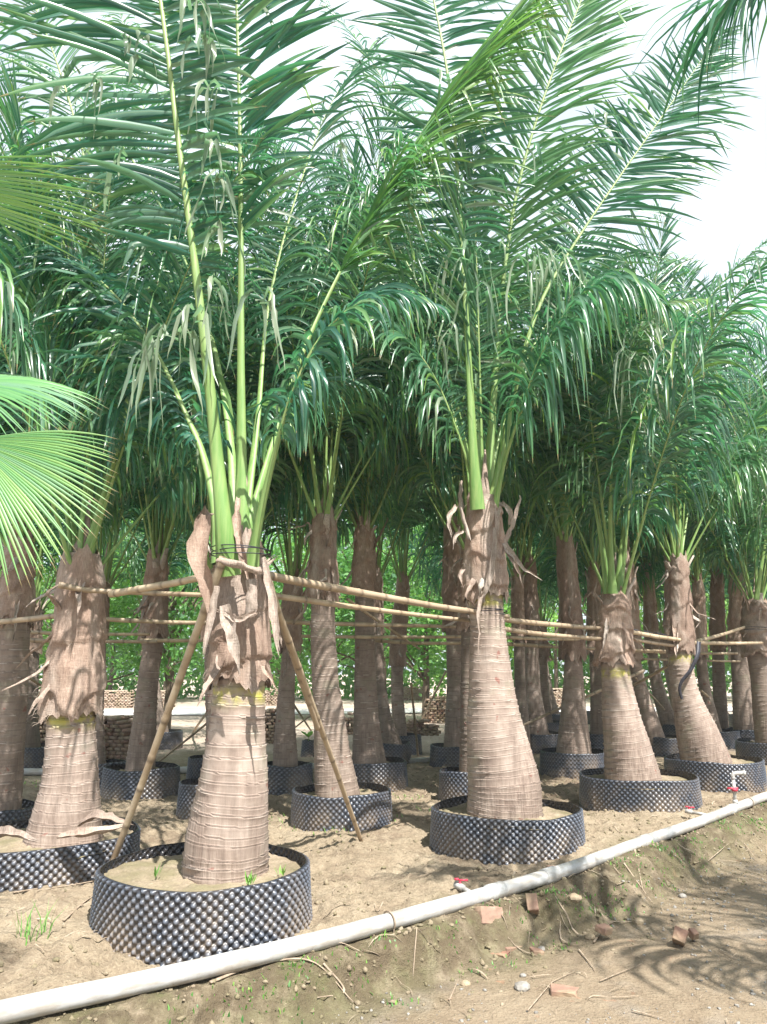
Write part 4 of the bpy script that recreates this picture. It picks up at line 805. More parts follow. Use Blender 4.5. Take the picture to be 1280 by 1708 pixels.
BB = [
    ((425, 955, 4.98), (848, 1028, 6.85), .058, 'bright bamboo rail from the front palm to the swollen palm, upper one'),
    ((430, 990, 5.05), (800, 1036, 6.9), .042, 'dark bamboo rail just under the bright rail from the front palm'),
    ((800, 1028, 6.8), (1000, 1048, 8.6), .056, 'bamboo rail from the swollen palm to the third palm, upper one'),
    ((810, 1044, 6.85), (1010, 1066, 8.65), .050, 'bamboo rail from the swollen palm to the third palm, lower one'),
    ((1010, 1046, 8.55), (1140, 1068, 10.2), .060, 'strap-wrapped bamboo rail from the third palm to the strap palm, upper one'),
    ((1010, 1058, 8.6), (1135, 1078, 10.25), .050, 'bamboo rail from the third palm to the strap palm, lower one'),
    ((1135, 1075, 10.2), (1242, 1046, 12.2), .060, 'bamboo rail rising right from the strap palm'),
    ((1150, 1072, 10.2), (1272, 1072, 12.0), .056, 'level bamboo rail from the strap palm to the right edge'),
    ((186, 990, 5.6), (360, 958, 4.95), .056, 'bamboo rail rising from the shaded left palm to the front palm'),
    ((98, 974, 5.5), (200, 986, 5.65), .045, 'short bamboo rail across the sheath of the shaded left palm'),
    ((120, 980, 6.0), (400, 995, 5.3), .040, 'thin dark bamboo rail behind the rising rail at left'),
    ((-40, 1040, 6.6), (165, 1018, 5.75), .050, 'bamboo rail from the left edge to the shaded left palm'),
    ((150, 1031, 7.8), (420, 1038, 7.9), .050, 'level bamboo rail left of the front palm, upper of three'),
    ((-40, 1052, 8.6), (250, 1058, 8.8), .045, 'level bamboo rail left of the front palm, middle of three'),
    ((-40, 1066, 8.8), (262, 1070, 8.9), .050, 'level bamboo rail left of the front palm, lowest of three'),
    ((235, 1068, 9.2), (430, 1062, 9.3), .050, 'dark bamboo rail behind the left brace'),
    ((470, 1037, 8.2), (790, 1045, 9.6), .052, 'long back bamboo rail between the front and swollen palms, upper one'),
    ((440, 1060, 9.6), (800, 1062, 9.9), .048, 'long back bamboo rail between the front and swollen palms, middle one'),
    ((620, 1068, 10.3), (800, 1072, 10.1), .050, 'long back bamboo rail between the front and swollen palms, lowest one'),
    ((840, 1063, 10.1), (1010, 1066, 11.2), .050, 'back bamboo rail behind the third palm, upper one'),
    ((840, 1074, 11.), (1110, 1086, 13.0), .055, 'back bamboo rail behind the third palm, lower one'),
    ((1040, 1084, 12.8), (1230, 1090, 14.2), .055, 'back bamboo rail behind the strap palm'),
    ((1040, 1098, 15.), (1290, 1104, 15.6), .050, 'farthest bamboo rail at right'),
    ((580, 1000, 8.0), (700, 1082, 10.5), .035, 'thin bamboo pole slanting down right behind the swollen palm rails'),
]
for i, (a, b, d, lab) in enumerate(BB): bamboo(atr(*a), atr(*b), d, lab, .01 if i % 3 else .02, i)
def foot(px, py, dz=0):
    g = on(px, py, 0.02); return Vector((g.x, g.y, hz(g.x, g.y) - .04))
BR = [
    (at(374, 930, 4.62), foot(170, 1492), .052, 'left bamboo brace propping the front palm'),
    (at(452, 985, 4.92), foot(606, 1405), .046, 'right bamboo brace propping the front palm, the long dark one'),
    (at(444, 960, 4.90), at(530, 1215, 5.9), .050, 'pale split bamboo lashed along the right brace'),
    (foot(222, 1240), at(36, 1122, 8.2), .036, 'thin bamboo brace crossing behind the shaded left palm, falling right'),
    (at(84, 1124, 8.0), foot(30, 1225), .040, 'bamboo brace between the two left palms, falling left'),
    (foot(262, 1268), at(358, 1196, 9.2), .034, 'thin bamboo brace left of the front palm trunk, near its ring'),
    (foot(320, 1222), at(362, 1165, 12.), .05, 'short dark brace seen just left of the front palm trunk'),
    (foot(698, 1258), at(686, 1140, 10.9), .040, 'steep pale bamboo brace in the gap left of the swollen palm'),
    (foot(700, 1204), at(744, 1120, 14.2), .05, 'bamboo brace slanting up right in the gap left of the swollen palm'),
    (foot(520, 1216), at(488, 1172, 11.), .04, 'short bamboo brace left of the braced palm'),
    (at(1075, 1118, 12.5), at(860, 1215, 12.0), .05, 'long bamboo brace falling left behind the third palm'),
    (at(1135, 1098, 11.), at(1048, 1148, 12.5), .05, 'bamboo brace reaching left from the strap palm'),
    (foot(1142, 1216), at(1060, 1130, 13.9), .04, 'thin brace among the leaning palms left of the strap palm'),
    (at(1170, 1152, 14.), foot(1226, 1196), .04, 'thin brace right of the strap palm'),
    (at(560, 1160, 9.8), foot(470, 1230), .03, 'thin dark brace behind the right brace'),
]
for i, (a, b, d, lab) in enumerate(BR): bamboo(a, b, d, lab, .0, 50 + i)

# straps round the trunks
def strap(px, py, Y, R, label, turns=3, w=.007):
    c = atr(px, py, Y); mb = MB()
    for k in range(turns):
        a = np.linspace(0, 2 * math.pi, 41); z = k * .014 + .012 * np.sin(a * 1 + k * 2)
        add_tube(mb, np.stack([R * np.cos(a), R * np.sin(a), z], 1), w / 2, 5, 0, hint=(0, 0, 1))
    return tag(link('tie_strap', mb.mesh('tie_strap', M['strap']), None, c), label, 'strap', 'black straps lashing rails to trunks')
strap(402, 926, 4.80, .185, 'black strap round the petiole bases of the front palm')
strap(812, 1024, 6.63, .185, 'black strap round the swollen palm where the rails meet')
strap(1028, 1048, 8.72, .19, 'black strap round the third front palm')
strap(1134, 1052, 10.35, .19, 'black strap round the strap palm', 4)
strap(1262, 1050, 12.1, .19, 'black strap round the right-edge palm')
strap(255, 1064, 9.7, .16, 'black strap round the dark slim palm')
for i, (a, b) in enumerate((((1052, 1053), (1064, 1056)), ((1070, 1056), (1086, 1060)), ((1092, 1059), (1112, 1064)))):
    p = atr(a[0], a[1], 9.2 + .3 * i); q = atr(b[0], b[1], 9.4 + .3 * i); mb = MB(); t = np.linspace(0, 1, 90); ax = norm(np.array(q - p)); s1 = norm(np.cross(ax, [0, 0, 1])); s2 = np.cross(ax, s1)
    H_ = t[:, None] * np.array(q - p)[None] + .037 * (np.cos(t * 40)[:, None] * s1 + np.sin(t * 40)[:, None] * s2); add_tube(mb, H_, .004, 5, 0)
    tag(link('tie_strap', mb.mesh('tie_strap', M['strap']), None, p), ['coiled strap on the rail nearest the third palm', 'coiled strap at the middle of the rail right of the third palm', 'coiled strap on the rail end by the strap palm'][i], 'strap', 'black straps lashing rails to trunks')
hp = [atr(1166, 1070, 10.1), atr(1164, 1092, 10.0), atr(1152, 1118, 9.98), atr(1138, 1136, 10.0), atr(1134, 1150, 10.02), atr(1138, 1166, 10.05)]
C = spline(hp, 30); T_, S_v, N_v = frames(C, (0, 1, 0)); w = np.linspace(.030, .018, 30)[:, None]
V = np.stack([C - S_v * w, C + S_v * w, C + S_v * w + N_v * .004, C - S_v * w + N_v * .004], 1).reshape(-1, 3) - np.array(hp[0])
tag(link('hanging_strap', mesh_np('hanging_strap', V, gridF(4, 30, True), M['strap']), None, hp[0]), 'loose black strap hanging down the leaning palm trunk', 'strap')

# ------------------------------------------------------------------ white irrigation pipes
def ppt(x): return np.array([x, float(pipe_y(x))])
xs = np.concatenate([np.linspace(-3.6, 5, 120), np.linspace(5.1, 12, 30)])
pc = np.array([[x, float(pipe_y(x)), .052 + .35 * max(0, hz(x, float(pipe_y(x)))) + (.03 if x < -1 else 0) * sstep(-1, -2, x)] for x in xs]); 
ks = np.hanning(25); ks /= ks.sum(); pz = np.convolve(np.pad(pc[:, 2], 12, mode='edge'), ks, 'valid'); pc[:, 2] = pz
pr = empty('irrigation_pipe', (0, 0, 0)); tag(pr, 'long white plastic pipe lying along the top of the earth bank', 'pipe')
mb = MB(); add_tube(mb, pc, .047, 20, 0, hint=(0, 0, 1)); link('tube', mb.mesh('tube', M['pvc']), pr)
def pipe_at(x): return np.array([x, float(pipe_y(x)), float(np.interp(x, pc[:, 0], pc[:, 2]))])
def pdir(x): d = pipe_at(x + .05) - pipe_at(x - .05); return norm(d)
for x in (.73, 1.17, 2.2, 3.62):
    a = pipe_at(x); d = pdir(x); mb = MB(); add_tube(mb, [a - d * .07, a - d * .068, a + d * .068, a + d * .07], [.047, .0535, .0535, .047], 20, 0, hint=(0, 0, 1)); link('coupling', mb.mesh('coupling', M['pvc']), pr)
def valve(pipe_x, out, up, label_):
    "a small branch with a red tap lever"
    a = pipe_at(pipe_x); o = np.array(out, float); mb = MB(); add_tube(mb, [a, a + o], .016, 10, 0); br_ = link('branch', mb.mesh('branch', M['pvc']), pr)
    e = a + o; mb = MB(); add_tube(mb, [e - norm(o) * .03, e + norm(o) * .04], .023, 10, 0); 
    vb = link('valve_body', mb.mesh('valve_body', M['pvc']), pr)
    mb = MB(); add_tube(mb, [e, e + np.array([0, 0, .035])], .009, 8, 0); V, F = box_np(e + np.array([.022, 0, .040]), (.06, .018, .010)); mb.add(V, F, 0); V, F = box_np(e + np.array([-.022, 0, .046]), (.028, .02, .012)); mb.add(V, F, 0)
    link('tap_lever', mb.mesh('tap_lever', M['valve'], False), vb)
valve(.60, (-.10, .10, .035), 0, '')
valve(3.28, (-.20, .10, .03), 0, '')
a = pipe_at(3.72); mb = MB(); add_tube(mb, [a, a + [0, 0, .30]], .018, 12, 0); add_tube(mb, [a + [0, 0, .15], a + [0, 0, .20]], .028, 12, 0); add_tube(mb, spline([a + [0, 0, .29], a + [0, 0, .335], a + [.05, -.0, .35], a + [.12, 0, .35]], 14), .022, 12, 0); add_tube(mb, [a + [.10, 0, .35], a + [.13, 0, .35]], .028, 12, 0)
add_tube(mb, [a + [0, 0, .04], a + [0, 0, .08]], .027, 12, 0); rs = link('riser', mb.mesh('riser', M['pvc']), pr)
mb = MB(); V, F = box_np(a + np.array([-.03, -.03, .20]), (.11, .03, .016)); mb.add(V, F, 0); V, F = box_np(a + np.array([-.01, -.035, .185]), (.05, .03, .03)); mb.add(V, F, 0); link('tap_lever', mb.mesh('tap_lever', M['valve'], False), rs)
mb = MB(); bp = [Vector((-9, 11.2, .06)), Vector((-4.3, 11.7, .05)), Vector((-1.5, 12.1, .05)), Vector((1.2, 13.4, .05)), Vector((3.0, 15.2, .05))]
add_tube(mb, spline(bp, 60), .05, 12, 0, hint=(0, 0, 1)); tag(link('irrigation_pipe', mb.mesh('irrigation_pipe', M['pvc'])), 'second white pipe lying far back behind the palm rows', 'pipe')
for i, (x, l) in enumerate(((.03, .16), (4.0, .3))):
    a = pipe_at(x); d = pdir(x); an = np.linspace(-.6, 4.2, 24); s1 = norm(np.cross(d, [0, 0, 1])); L_ = a[None] + .056 * (np.cos(an)[:, None] * -s1 * -1 + np.sin(an)[:, None] * np.array([0, 0, 1.])); L_ = np.vstack([L_[0] + [[.0, -.02, -l * .5]], L_]); mb = MB(); add_tube(mb, L_[::1], .005, 6, 0)
    tag(link('wire_stake', mb.mesh('wire_stake', M['husk_dry'])), ['bamboo slip bent over the pipe in front of the front ring', 'bamboo slip bent over the pipe near the right edge'][i], 'stake')

# ------------------------------------------------------------------ small things on the ground
def brick(px, py, z, label, size=(.22, .105, .055), rot=(0, 0, 0), seed=1, broken=.0):
    g = on(px, py, z); rng = np.random.default_rng(int(seed * 100)); import bmesh
    bm = bmesh.new(); bmesh.ops.create_cube(bm, size=1)
    for v in bm.verts: v.co = Vector((v.co.x * size[0], v.co.y * size[1], v.co.z * size[2]))
    if broken:
        for v in bm.verts:
            if v.co.x > 0: v.co.x -= rng.uniform(0, broken) ; v.co.y *= rng.uniform(.7, 1)
    bmesh.ops.subdivide_edges(bm, edges=bm.edges, cuts=3, use_grid_fill=True)
    bmesh.ops.bevel(bm, geom=[e for e in bm.edges if len(e.link_faces) == 2 and e.calc_face_angle(0) > .7], offset=.004, segments=1, affect='EDGES')
    for v in bm.verts: v.co += v.co.normalized() * float(vnoise(v.co.x * 40 + seed, v.co.y * 40, v.co.z * 40)) * .004
    me = bpy.data.meshes.new('brick'); bm.to_mesh(me); bm.free(); me.materials.append(M['brick']); v = me.attributes.new('var', 'FLOAT', 'POINT'); v.data.foreach_set('value', np.full(len(me.vertices), rng.uniform(0, .35), np.float32))
    o = link('brick', me, None, g); o.rotation_euler = [math.radians(a) for a in rot]; return tag(o, label, 'brick', 'loose bricks on the bank and path')
brick(817, 1528, -.02, 'brick standing on edge out of the bank below the pipe', (.20, .10, .06), (70, 12, 38), 1)
brick(888, 1512, -.02, 'brick half buried upright in the bank, right of the edge-standing one', (.22, .10, .07), (82, 30, 80), 2)
brick(855, 1582, -.18, 'flat orange broken brick at the foot of the bank', (.17, .11, .05), (4, 5, 30), 3, .05)
brick(880, 1578, -.185, 'cracked orange brick piece beside the flat broken brick', (.12, .10, .05), (12, -8, 60), 4, .05)
brick(898, 1590, -.19, 'smallest orange brick piece of the cracked cluster', (.09, .08, .04), (0, 10, 10), 5, .03)
brick(836, 1594, -.19, 'orange brick slab at the left of the cracked cluster', (.15, .09, .045), (4, 0, -25), 6, .06)
brick(946, 1655, -.185, 'reddish flat brick lying alone on the dirt path', (.17, .10, .035), (2, 3, -10), 7, .06)
brick(1135, 1563, -.14, 'dark red brick lump on the path at right', (.12, .08, .08), (20, 30, 70), 8, .03)
brick(1158, 1557, -.14, 'small dark brick chip beside the red lump', (.06, .06, .05), (30, 0, 20), 9, .02)
brick(1010, 1550, -.13, 'orange crumb of brick by the bent twig', (.11, .08, .04), (10, 5, 40), 10, .05)
brick(1055, 1430, .0, 'brick end under the pipe at right', (.16, .10, .05), (5, 0, 40), 11, .03)
brick(938, 1455, .02, 'mossy brick wedged under the pipe', (.20, .12, .06), (5, 5, 15), 12, .04)
def rock_mesh(r, seed, mat, flat=.65, sub=2):
    import bmesh; bm = bmesh.new(); bmesh.ops.create_icosphere(bm, subdivisions=sub, radius=r)
    for v in bm.verts: q = v.co / r; k = 1 + .35 * float(fbm(q.x * 1.3 + seed, q.y * 1.3, q.z * 1.3, 3)) ; v.co = Vector((v.co.x * k, v.co.y * k * .85, v.co.z * k * flat))
    me = bpy.data.meshes.new('rock'); bm.to_mesh(me); bm.free(); me.materials.append(mat); return me
for i, (px, py, r, lab, mt) in enumerate([(870, 1632, .045, 'pale angular stone on the path below the brick cluster', 'stone'), (975, 1450, .06, 'grey stone beside the mossy brick under the pipe', 'stone'), (903, 1571, .025, 'white pebble on the bright sand by the bank', 'stone'), (872, 1612, .02, 'small dark pebble by the path edge', 'stone'), (776, 1626, .028, 'brown pebble at the foot of the bank', 'clod'), (1138, 1484, .03, 'round pebble near the bank foot at right', 'stone'), (1065, 1527, .04, 'dark earth lump at the path edge', 'clod'), (960, 1530, .05, 'crumbling brown lump by the bank foot', 'clod'), (985, 1552, .035, 'sandy lump next to the orange crumb', 'clod')]):
    z = -.14 if side(*on(px, py, -.14)[:2]) > .2 else .0
    g = on(px, py, z); o = link('stone', rock_mesh(r, i * 2.3, M[mt]), None, (g.x, g.y, hz(g.x, g.y) + r * .25)); tag(o, lab, 'stone', 'stones on the bank and path')

# crumbs of earth and grit nobody could count
def scatter(name, n, region, rr, mat, seed, label, flat=.6, kind='stuff', onlyside=None):
    rng = np.random.default_rng(int(seed * 100)); ico = rock_mesh(1, seed, mat, flat, 1); v0 = np.array([list(v.co) for v in ico.vertices]); f0 = np.array([list(p.vertices) for p in ico.polygons]); bpy.data.meshes.remove(ico)
    X = rng.uniform(region[0], region[1], n * 3); Y = rng.uniform(region[2], region[3], n * 3); s = side(X, Y); ok = onlyside(s, X, Y, rng) ; X, Y = X[ok][:n], Y[ok][:n]; n = len(X)
    inr = np.ones(n, bool)
    for (cx, cy, cr) in RINGS: inr &= (X - cx) ** 2 + (Y - cy) ** 2 > (cr + .03) ** 2
    X, Y = X[inr], Y[inr]; n = len(X); Z = height(X, Y); R = rr[0] + (rr[1] - rr[0]) * rng.random(n) ** 4; a = rng.uniform(0, 6.28, n); ca, sa = np.cos(a), np.sin(a)
    v = v0[None] * R[:, None, None] * rng.uniform(.6, 1.3, (n, 1, 3)) * (1 + rng.normal(0, .28, (n, len(v0), 1))); x = v[..., 0] * ca[:, None] - v[..., 1] * sa[:, None]; y = v[..., 0] * sa[:, None] + v[..., 1] * ca[:, None]
    V = np.stack([x + X[:, None], y + Y[:, None], v[..., 2] + (Z + R * .2)[:, None]], -1).reshape(-1, 3); F = (f0[None] + (np.arange(n) * len(v0))[:, None, None]).reshape(-1, 3)
    return tag(link(name, mesh_np(name, V, F, mat, None, False)), label, None, None, kind)
RINGS = [(o.location.x, o.location.y, max(c.dimensions.x for c in o.children) / 2 if o.children else .6) for o in bpy.data.objects if o.name.startswith('planting_ring')]
scatter('earth_clods', 9000, (-3.5, 5, 3, 13), (.003, .024), M['soil'], 3, 'crumbled clods of brown earth between the rings', .7, onlyside=lambda s, X, Y, r: (s < .45) & (fbm(X * 1.2, Y * 1.2, 2., 3) + r.uniform(-.25, .25, len(X)) > -.02))
scatter('gravel', 4500, (-1.2, 4.5, 2.6, 9), (.0025, .014), M['stone'], 4, 'grey grit and crushed gravel on the dirt path', .7, onlyside=lambda s, X, Y, r: (s > .25) & (fbm(X * 1.5, Y * 1.5, 5., 3) + r.uniform(-.2, .2, len(X)) > .02))
scatter('bank_crumbs', 5000, (-2.2, 5, 3, 10), (.003, .018), M['soil'], 6, 'earth crumbs fallen down the eroded bank', .7, onlyside=lambda s, X, Y, r: (s > -.15) & (s < .75))

# dry leaflets, twigs: the larger ones one by one
def twig(pts, r, label, z=None, name='twig', mat='husk_dry'):
    P = []
    for px, py, zz in pts:
        g = on(px, py, zz); P.append([g.x, g.y, hz(g.x, g.y) + .012 if z is None else zz])
    b = np.array(P[0]); C = spline(P, 24) - b; mb = MB(); add_tube(mb, C, np.linspace(r, r * .35, 24), 6, 0, hint=(0, 0, 1), flat=.5)
    return tag(link(name, mb.mesh(name, M[mat]), None, b), label, name, 'fallen twigs and dry leaf strips')
TW = [([(350, 1662, -.05), (430, 1630, -.05), (520, 1613, -.02), (590, 1617, -.02)], .012, 'long dry leaf strip lying on the bank below the front ring'),
      ([(540, 1605, 0), (575, 1608, 0), (530, 1640, -.05)], .010, 'forked dry strip touching the long strip'),
      ([(990, 1560, -.14), (1010, 1535, -.13), (1030, 1520, -.12)], .008, 'pale curved twig by the orange crumb'),
      ([(1010, 1535, -.14), (1050, 1527, -.14), (1060, 1525, -.14)], .006, 'second pale twig right of the curved twig'),
      ([(965, 1575, -.15), (985, 1598, -.15), (992, 1608, -.15)], .006, 'short dark twig on the bright sand'),
      ([(880, 1675, -.15), (910, 1640, -.15), (925, 1625, -.15), (960, 1610, -.15)], .005, 'thin crooked twig beside the flat brick'),
      ([(1000, 1625, -.15), (1040, 1610, -.15), (1070, 1598, -.15)], .005, 'thin pale twig right of the gravel patch'),
      ([(1055, 1675, -.15), (1110, 1690, -.15)], .006, 'straight twig at the lower right of the path'),
      ([(750, 1650, -.13), (765, 1605, -.1)], .006, 'pale stick leaning on the bank foot'),
      ([(1060, 1430, .0), (1072, 1482, -.1)], .009, 'dry stalk hanging over the bank right of the swollen palm'),
      ([(1042, 1455, -.03), (1085, 1485, -.1)], .008, 'dark stalk crossing the hanging dry stalk'),
      ([(1240, 1395, -.05), (1262, 1420, -.1)], .006, 'small stick on the bank near the right edge'),
      ([(180, 1478, .02), (150, 1500, .02), (60, 1515, .02)], .009, 'dry strip on the sand left of the front ring'),
      ([(20, 1520, .02), (90, 1500, .02), (165, 1462, .02)], .008, 'long dry strip in front of the left ring'),
      ([(105, 1555, .02), (140, 1530, .02), (172, 1512, .02)], .009, 'dark twig pointing at the front ring'),
      ([(148, 1405, .3), (160, 1440, .2), (178, 1455, .05)], .006, 'dry strip hanging over the rim of the left ring'),
      ([(1180, 1420, -.05), (1215, 1395, -.02)], .006, 'little stick on the bank under the right tap'),
      ([(1200, 1575, -.15), (1230, 1590, -.15)], .005, 'dark sliver on the path at far right')]
for p, r, lab in TW: twig(p, r, lab)
def litter(name, n, region, seed, cond, label, w=(.003, .011), l=(.04, .22), mat='husk_dry', dz=.012):
    rng = np.random.default_rng(int(seed * 100)); X = rng.uniform(region[0], region[1], n * 3); Y = rng.uniform(region[2], region[3], n * 3); ok = cond(X, Y, rng); X, Y = X[ok][:n], Y[ok][:n]
    inr = np.ones(len(X), bool)
    for (cx, cy, cr) in RINGS: inr &= (X - cx) ** 2 + (Y - cy) ** 2 > (cr + .05) ** 2
    X, Y = X[inr], Y[inr]; mb = MB()
    for x, y in zip(X, Y):
        a = rng.uniform(0, 6.28); ln = rng.uniform(*l); ww = rng.uniform(*w); c = rng.normal(0, .6); t = np.linspace(-.5, .5, 6); px_ = x + ln * (t * math.cos(a) - c * t * t * math.sin(a)); py_ = y + ln * (t * math.sin(a) + c * t * t * math.cos(a)); pz_ = height(px_, py_) + dz + rng.uniform(0, .012) * (1 - 4 * t * t)
        C = np.stack([px_, py_, pz_], 1); nrm = np.array([-math.sin(a), math.cos(a), rng.normal(0, .3)]); wd = ww * (1 - (2 * t) ** 4 * .8)
        V = np.stack([C + nrm * wd[:, None] * .5, C - nrm * wd[:, None] * .5], 1).reshape(-1, 3); mb.add(V, gridF(2, 6), float(rng.random()))
    return tag(link(name, mb.mesh(name, M[mat])), label, None, None, 'stuff')
litter('leaf_litter', 900, (-3.6, 5, 3.2, 13), 7, lambda X, Y, r: (side(X, Y) < .5) & (fbm(X * 1.4, Y * 1.4, 3., 3) + r.uniform(-.3, .3, len(X)) > 0), 'dry palm leaf scraps scattered between the rings')
litter('path_litter', 340, (-1.2, 4.5, 2.8, 9), 9, lambda X, Y, r: side(X, Y) > .1, 'thin dry straws scattered on the path', (.002, .005), (.03, .16))
def weeds(name, cells, label, seed, h=(.02, .06), mat='broad', wd=.004):
    rng = np.random.default_rng(int(seed * 100)); VV = []; FF = []; AA = []; n0 = 0
    for cx, cy, rad, cnt in cells:
        for _ in range(cnt):
            x = cx + rng.normal(0, rad); y = cy + rng.normal(0, rad); z = hz(x, y); a = rng.uniform(0, 6.28); hh = rng.uniform(*h); b = rng.uniform(.1, .8); w_ = wd * rng.uniform(.6, 1.6)
            o = np.array([math.cos(a), math.sin(a), 0]); s_ = np.array([-o[1], o[0], 0]); P0 = np.array([x, y, z - .005]); v = rng.beta(2, 2)
            for q in (0, .5, 1):
                P = P0 + o * hh * b * q * q + np.array([0, 0, hh * q * (1 - .2 * q * b)]); ww = w_ * (1 - q * .95 + (.4 if q == .5 else 0))
                VV += [P + s_ * ww, P - s_ * ww]; AA += [(v, q * .8, 0, 0)] * 2
            FF += [[n0, n0 + 1, n0 + 3, n0 + 2], [n0 + 2, n0 + 3, n0 + 5, n0 + 4]]; n0 += 6
    return tag(link(name, mesh_np(name, np.array(VV), np.array(FF), M[mat], {'leaf': np.array(AA)})), label, None, None, 'stuff')
rg_ = np.random.default_rng(2); cells = []
for _ in range(70):
    x = rg_.uniform(-1.0, 4.4); s_ = rg_.uniform(.08, .4); cells.append((x, float(pipe_y(x)) - s_ * 1.4, .05, 22))
weeds('moss_and_grass', cells, 'low green moss and seedlings on the bank below the pipe', 3, (.008, .035))
g_ = on(40, 1600, 0); weeds('grass', [(g_.x, g_.y, .03, 14), (g_.x + .05, g_.y + .1, .03, 10)], 'sparse grass blades at the lower left', 5, (.08, .2), wd=.003)
cells = [(on(px, py, 0).x, on(px, py, 0).y, .10, 26) for px, py in ((500, 1385), (640, 1380), (470, 1370), (680, 1330), (560, 1400), (720, 1350), (150, 1310), (60, 1310), (300, 1290), (520, 1240), (590, 1225))]
weeds('seedlings', cells, 'tiny green seedlings on the sand between the rings', 6, (.01, .06))

for i, (px, py, n_, hh) in enumerate([(416, 1470, 16, .05), (470, 1455, 6, .04), (262, 1458, 6, .05)]):
    g = on(px, py, .33); mb = MB()
    for k in range(n_):
        a = RNG.uniform(0, 6.28); p0 = np.array([RNG.normal(0, .012), RNG.normal(0, .012), -.02]); e = p0 + [math.cos(a) * .03, math.sin(a) * .03, hh * RNG.uniform(.6, 1.2) + .02]; m_ = (p0 + e) / 2; w_ = np.array([-math.sin(a), math.cos(a), 0]) * .007
        mb.add([p0, m_ + w_, e, m_ - w_], [[0, 1, 2, 3]], 0)
    me = mb.mesh('weed', M['broad'], False); at_ = me.attributes.new('leaf', 'FLOAT_COLOR', 'POINT'); at_.data.foreach_set('color', np.tile([.6, .3, 0, .2], (len(me.vertices), 1)).astype(np.float32).ravel())
    tag(link('weed', me, None, g), ['little green weed at the right foot of the front trunk', 'tiny sprout near the right rim inside the front ring', 'tiny sprout left of the front trunk inside the front ring'][i], 'weed')
# dry sheaths lying in the left ring and crossing its rim
for i, (pts, w0, lab) in enumerate([
    ([(100, 1398, 5.35), (140, 1392, 5.3), (180, 1385, 5.3), (205, 1378, 5.35)], .07, 'broad curled dry sheath on the rim of the left ring'),
    ([(130, 1378, 5.5), (160, 1362, 5.45), (190, 1368, 5.4), (215, 1375, 5.4)], .06, 'dry sheath lying against the shaded palm foot'),
    ([(-20, 1395, 5.4), (20, 1392, 5.35), (45, 1398, 5.35)], .06, 'dry sheath at the left end of the left ring')]):
    P = [np.array(at(*p)) for p in pts]; b = P[0]; me = flap_mesh(b, [p - b for p in P], [w0 * .5, w0, w0 * .8, w0 * .2], (0, -.5, 1), 70 + i, .3, 'dry_sheath')
    tag(link('dry_sheath', me, None, b), lab, 'dry sheath', 'dry sheaths in the left ring')

# ------------------------------------------------------------------ torn sheaths of the first two palms, shaped one by one
def flap_px(root, pts, widths, nrm=(0, -1, 0), gray=.6, seed=0):
    b = root.location; P = [np.array(atr(*p) - b) for p in pts]; return link('torn_sheath', flap_mesh(P[0], P, widths, nrm, seed, gray), root)
r1 = T1ROOT
for i, (pts, w, g) in enumerate([
    ([(345, 860, 4.75), (332, 920, 4.68), (345, 980, 4.66), (352, 1030, 4.66)], [.05, .10, .07, .02], .0),
    ([(362, 980, 4.62), (352, 1030, 4.60), (346, 1060, 4.58), (343, 1085, 4.58)], [.03, .03, .028, .012], .9),
    ([(438, 930, 4.66), (452, 990, 4.62), (458, 1040, 4.60), (466, 1078, 4.60)], [.025, .035, .045, .02], .8),
    ([(375, 1010, 4.62), (385, 1050, 4.60), (392, 1090, 4.59), (397, 1118, 4.60)], [.05, .06, .04, .006], .9),
    ([(418, 965, 4.64), (420, 1000, 4.62), (415, 1030, 4.62)], [.05, .055, .05], .8),
    ([(360, 935, 4.62), (395, 940, 4.57), (430, 950, 4.60), (452, 935, 4.68)], [.03, .035, .035, .03], .4),
    ([(400, 830, 4.80), (395, 880, 4.72), (405, 930, 4.66), (415, 975, 4.65)], [.02, .04, .035, .01], .4),
    ([(350, 855, 4.85), (335, 870, 4.8), (330, 900, 4.76)], [.06, .05, .02], .2),
    ([(440, 1110, 4.68), (450, 1128, 4.62), (457, 1142, 4.6)], [.03, .02, .005], .1),
    ([(425, 1020, 4.62), (400, 1035, 4.60), (372, 1022, 4.62)], [.015, .03, .015], .3)]):
    flap_px(r1, pts, w, (.1, -1, .1), g * .6, 200 + i)
r2 = bpy.data.objects['coconut_palm.001']
for i, (pts, w, g) in enumerate([
    ([(868, 826, 6.5), (860, 860, 6.48), (845, 900, 6.46), (838, 925, 6.45)], [.006, .03, .035, .02], .9),
    ([(842, 905, 6.45), (856, 935, 6.4), (865, 955, 6.4), (870, 968, 6.4)], [.04, .05, .035, .005], .7),
    ([(845, 915, 6.42), (870, 945, 6.4), (885, 955, 6.4), (897, 963, 6.42)], [.03, .035, .02, .004], .9),
    ([(826, 880, 6.42), (822, 930, 6.4), (812, 980, 6.4), (800, 1000, 6.42)], [.02, .045, .045, .02], .8),
    ([(805, 985, 6.42), (797, 1020, 6.4), (800, 1050, 6.4), (797, 1082, 6.4)], [.03, .025, .02, .01], .8),
    ([(762, 845, 6.55), (748, 865, 6.5), (752, 885, 6.5)], [.03, .035, .01], .8),
    ([(775, 885, 6.5), (758, 895, 6.46), (757, 912, 6.46)], [.02, .03, .012], .95),
    ([(772, 950, 6.5), (768, 960, 6.45), (772, 975, 6.45)], [.03, .03, .015], .6),
    ([(770, 800, 6.6), (772, 850, 6.5), (782, 890, 6.45)], [.02, .04, .02], .4),
    ([(820, 830, 6.6), (830, 850, 6.5), (828, 885, 6.46)], [.03, .04, .03], .5),
    ([(835, 840, 6.6), (848, 850, 6.5), (852, 872, 6.5)], [.035, .04, .03], .8)]):
    flap_px(r2, pts, w, (.1, -1, .1), g * .7, 300 + i)

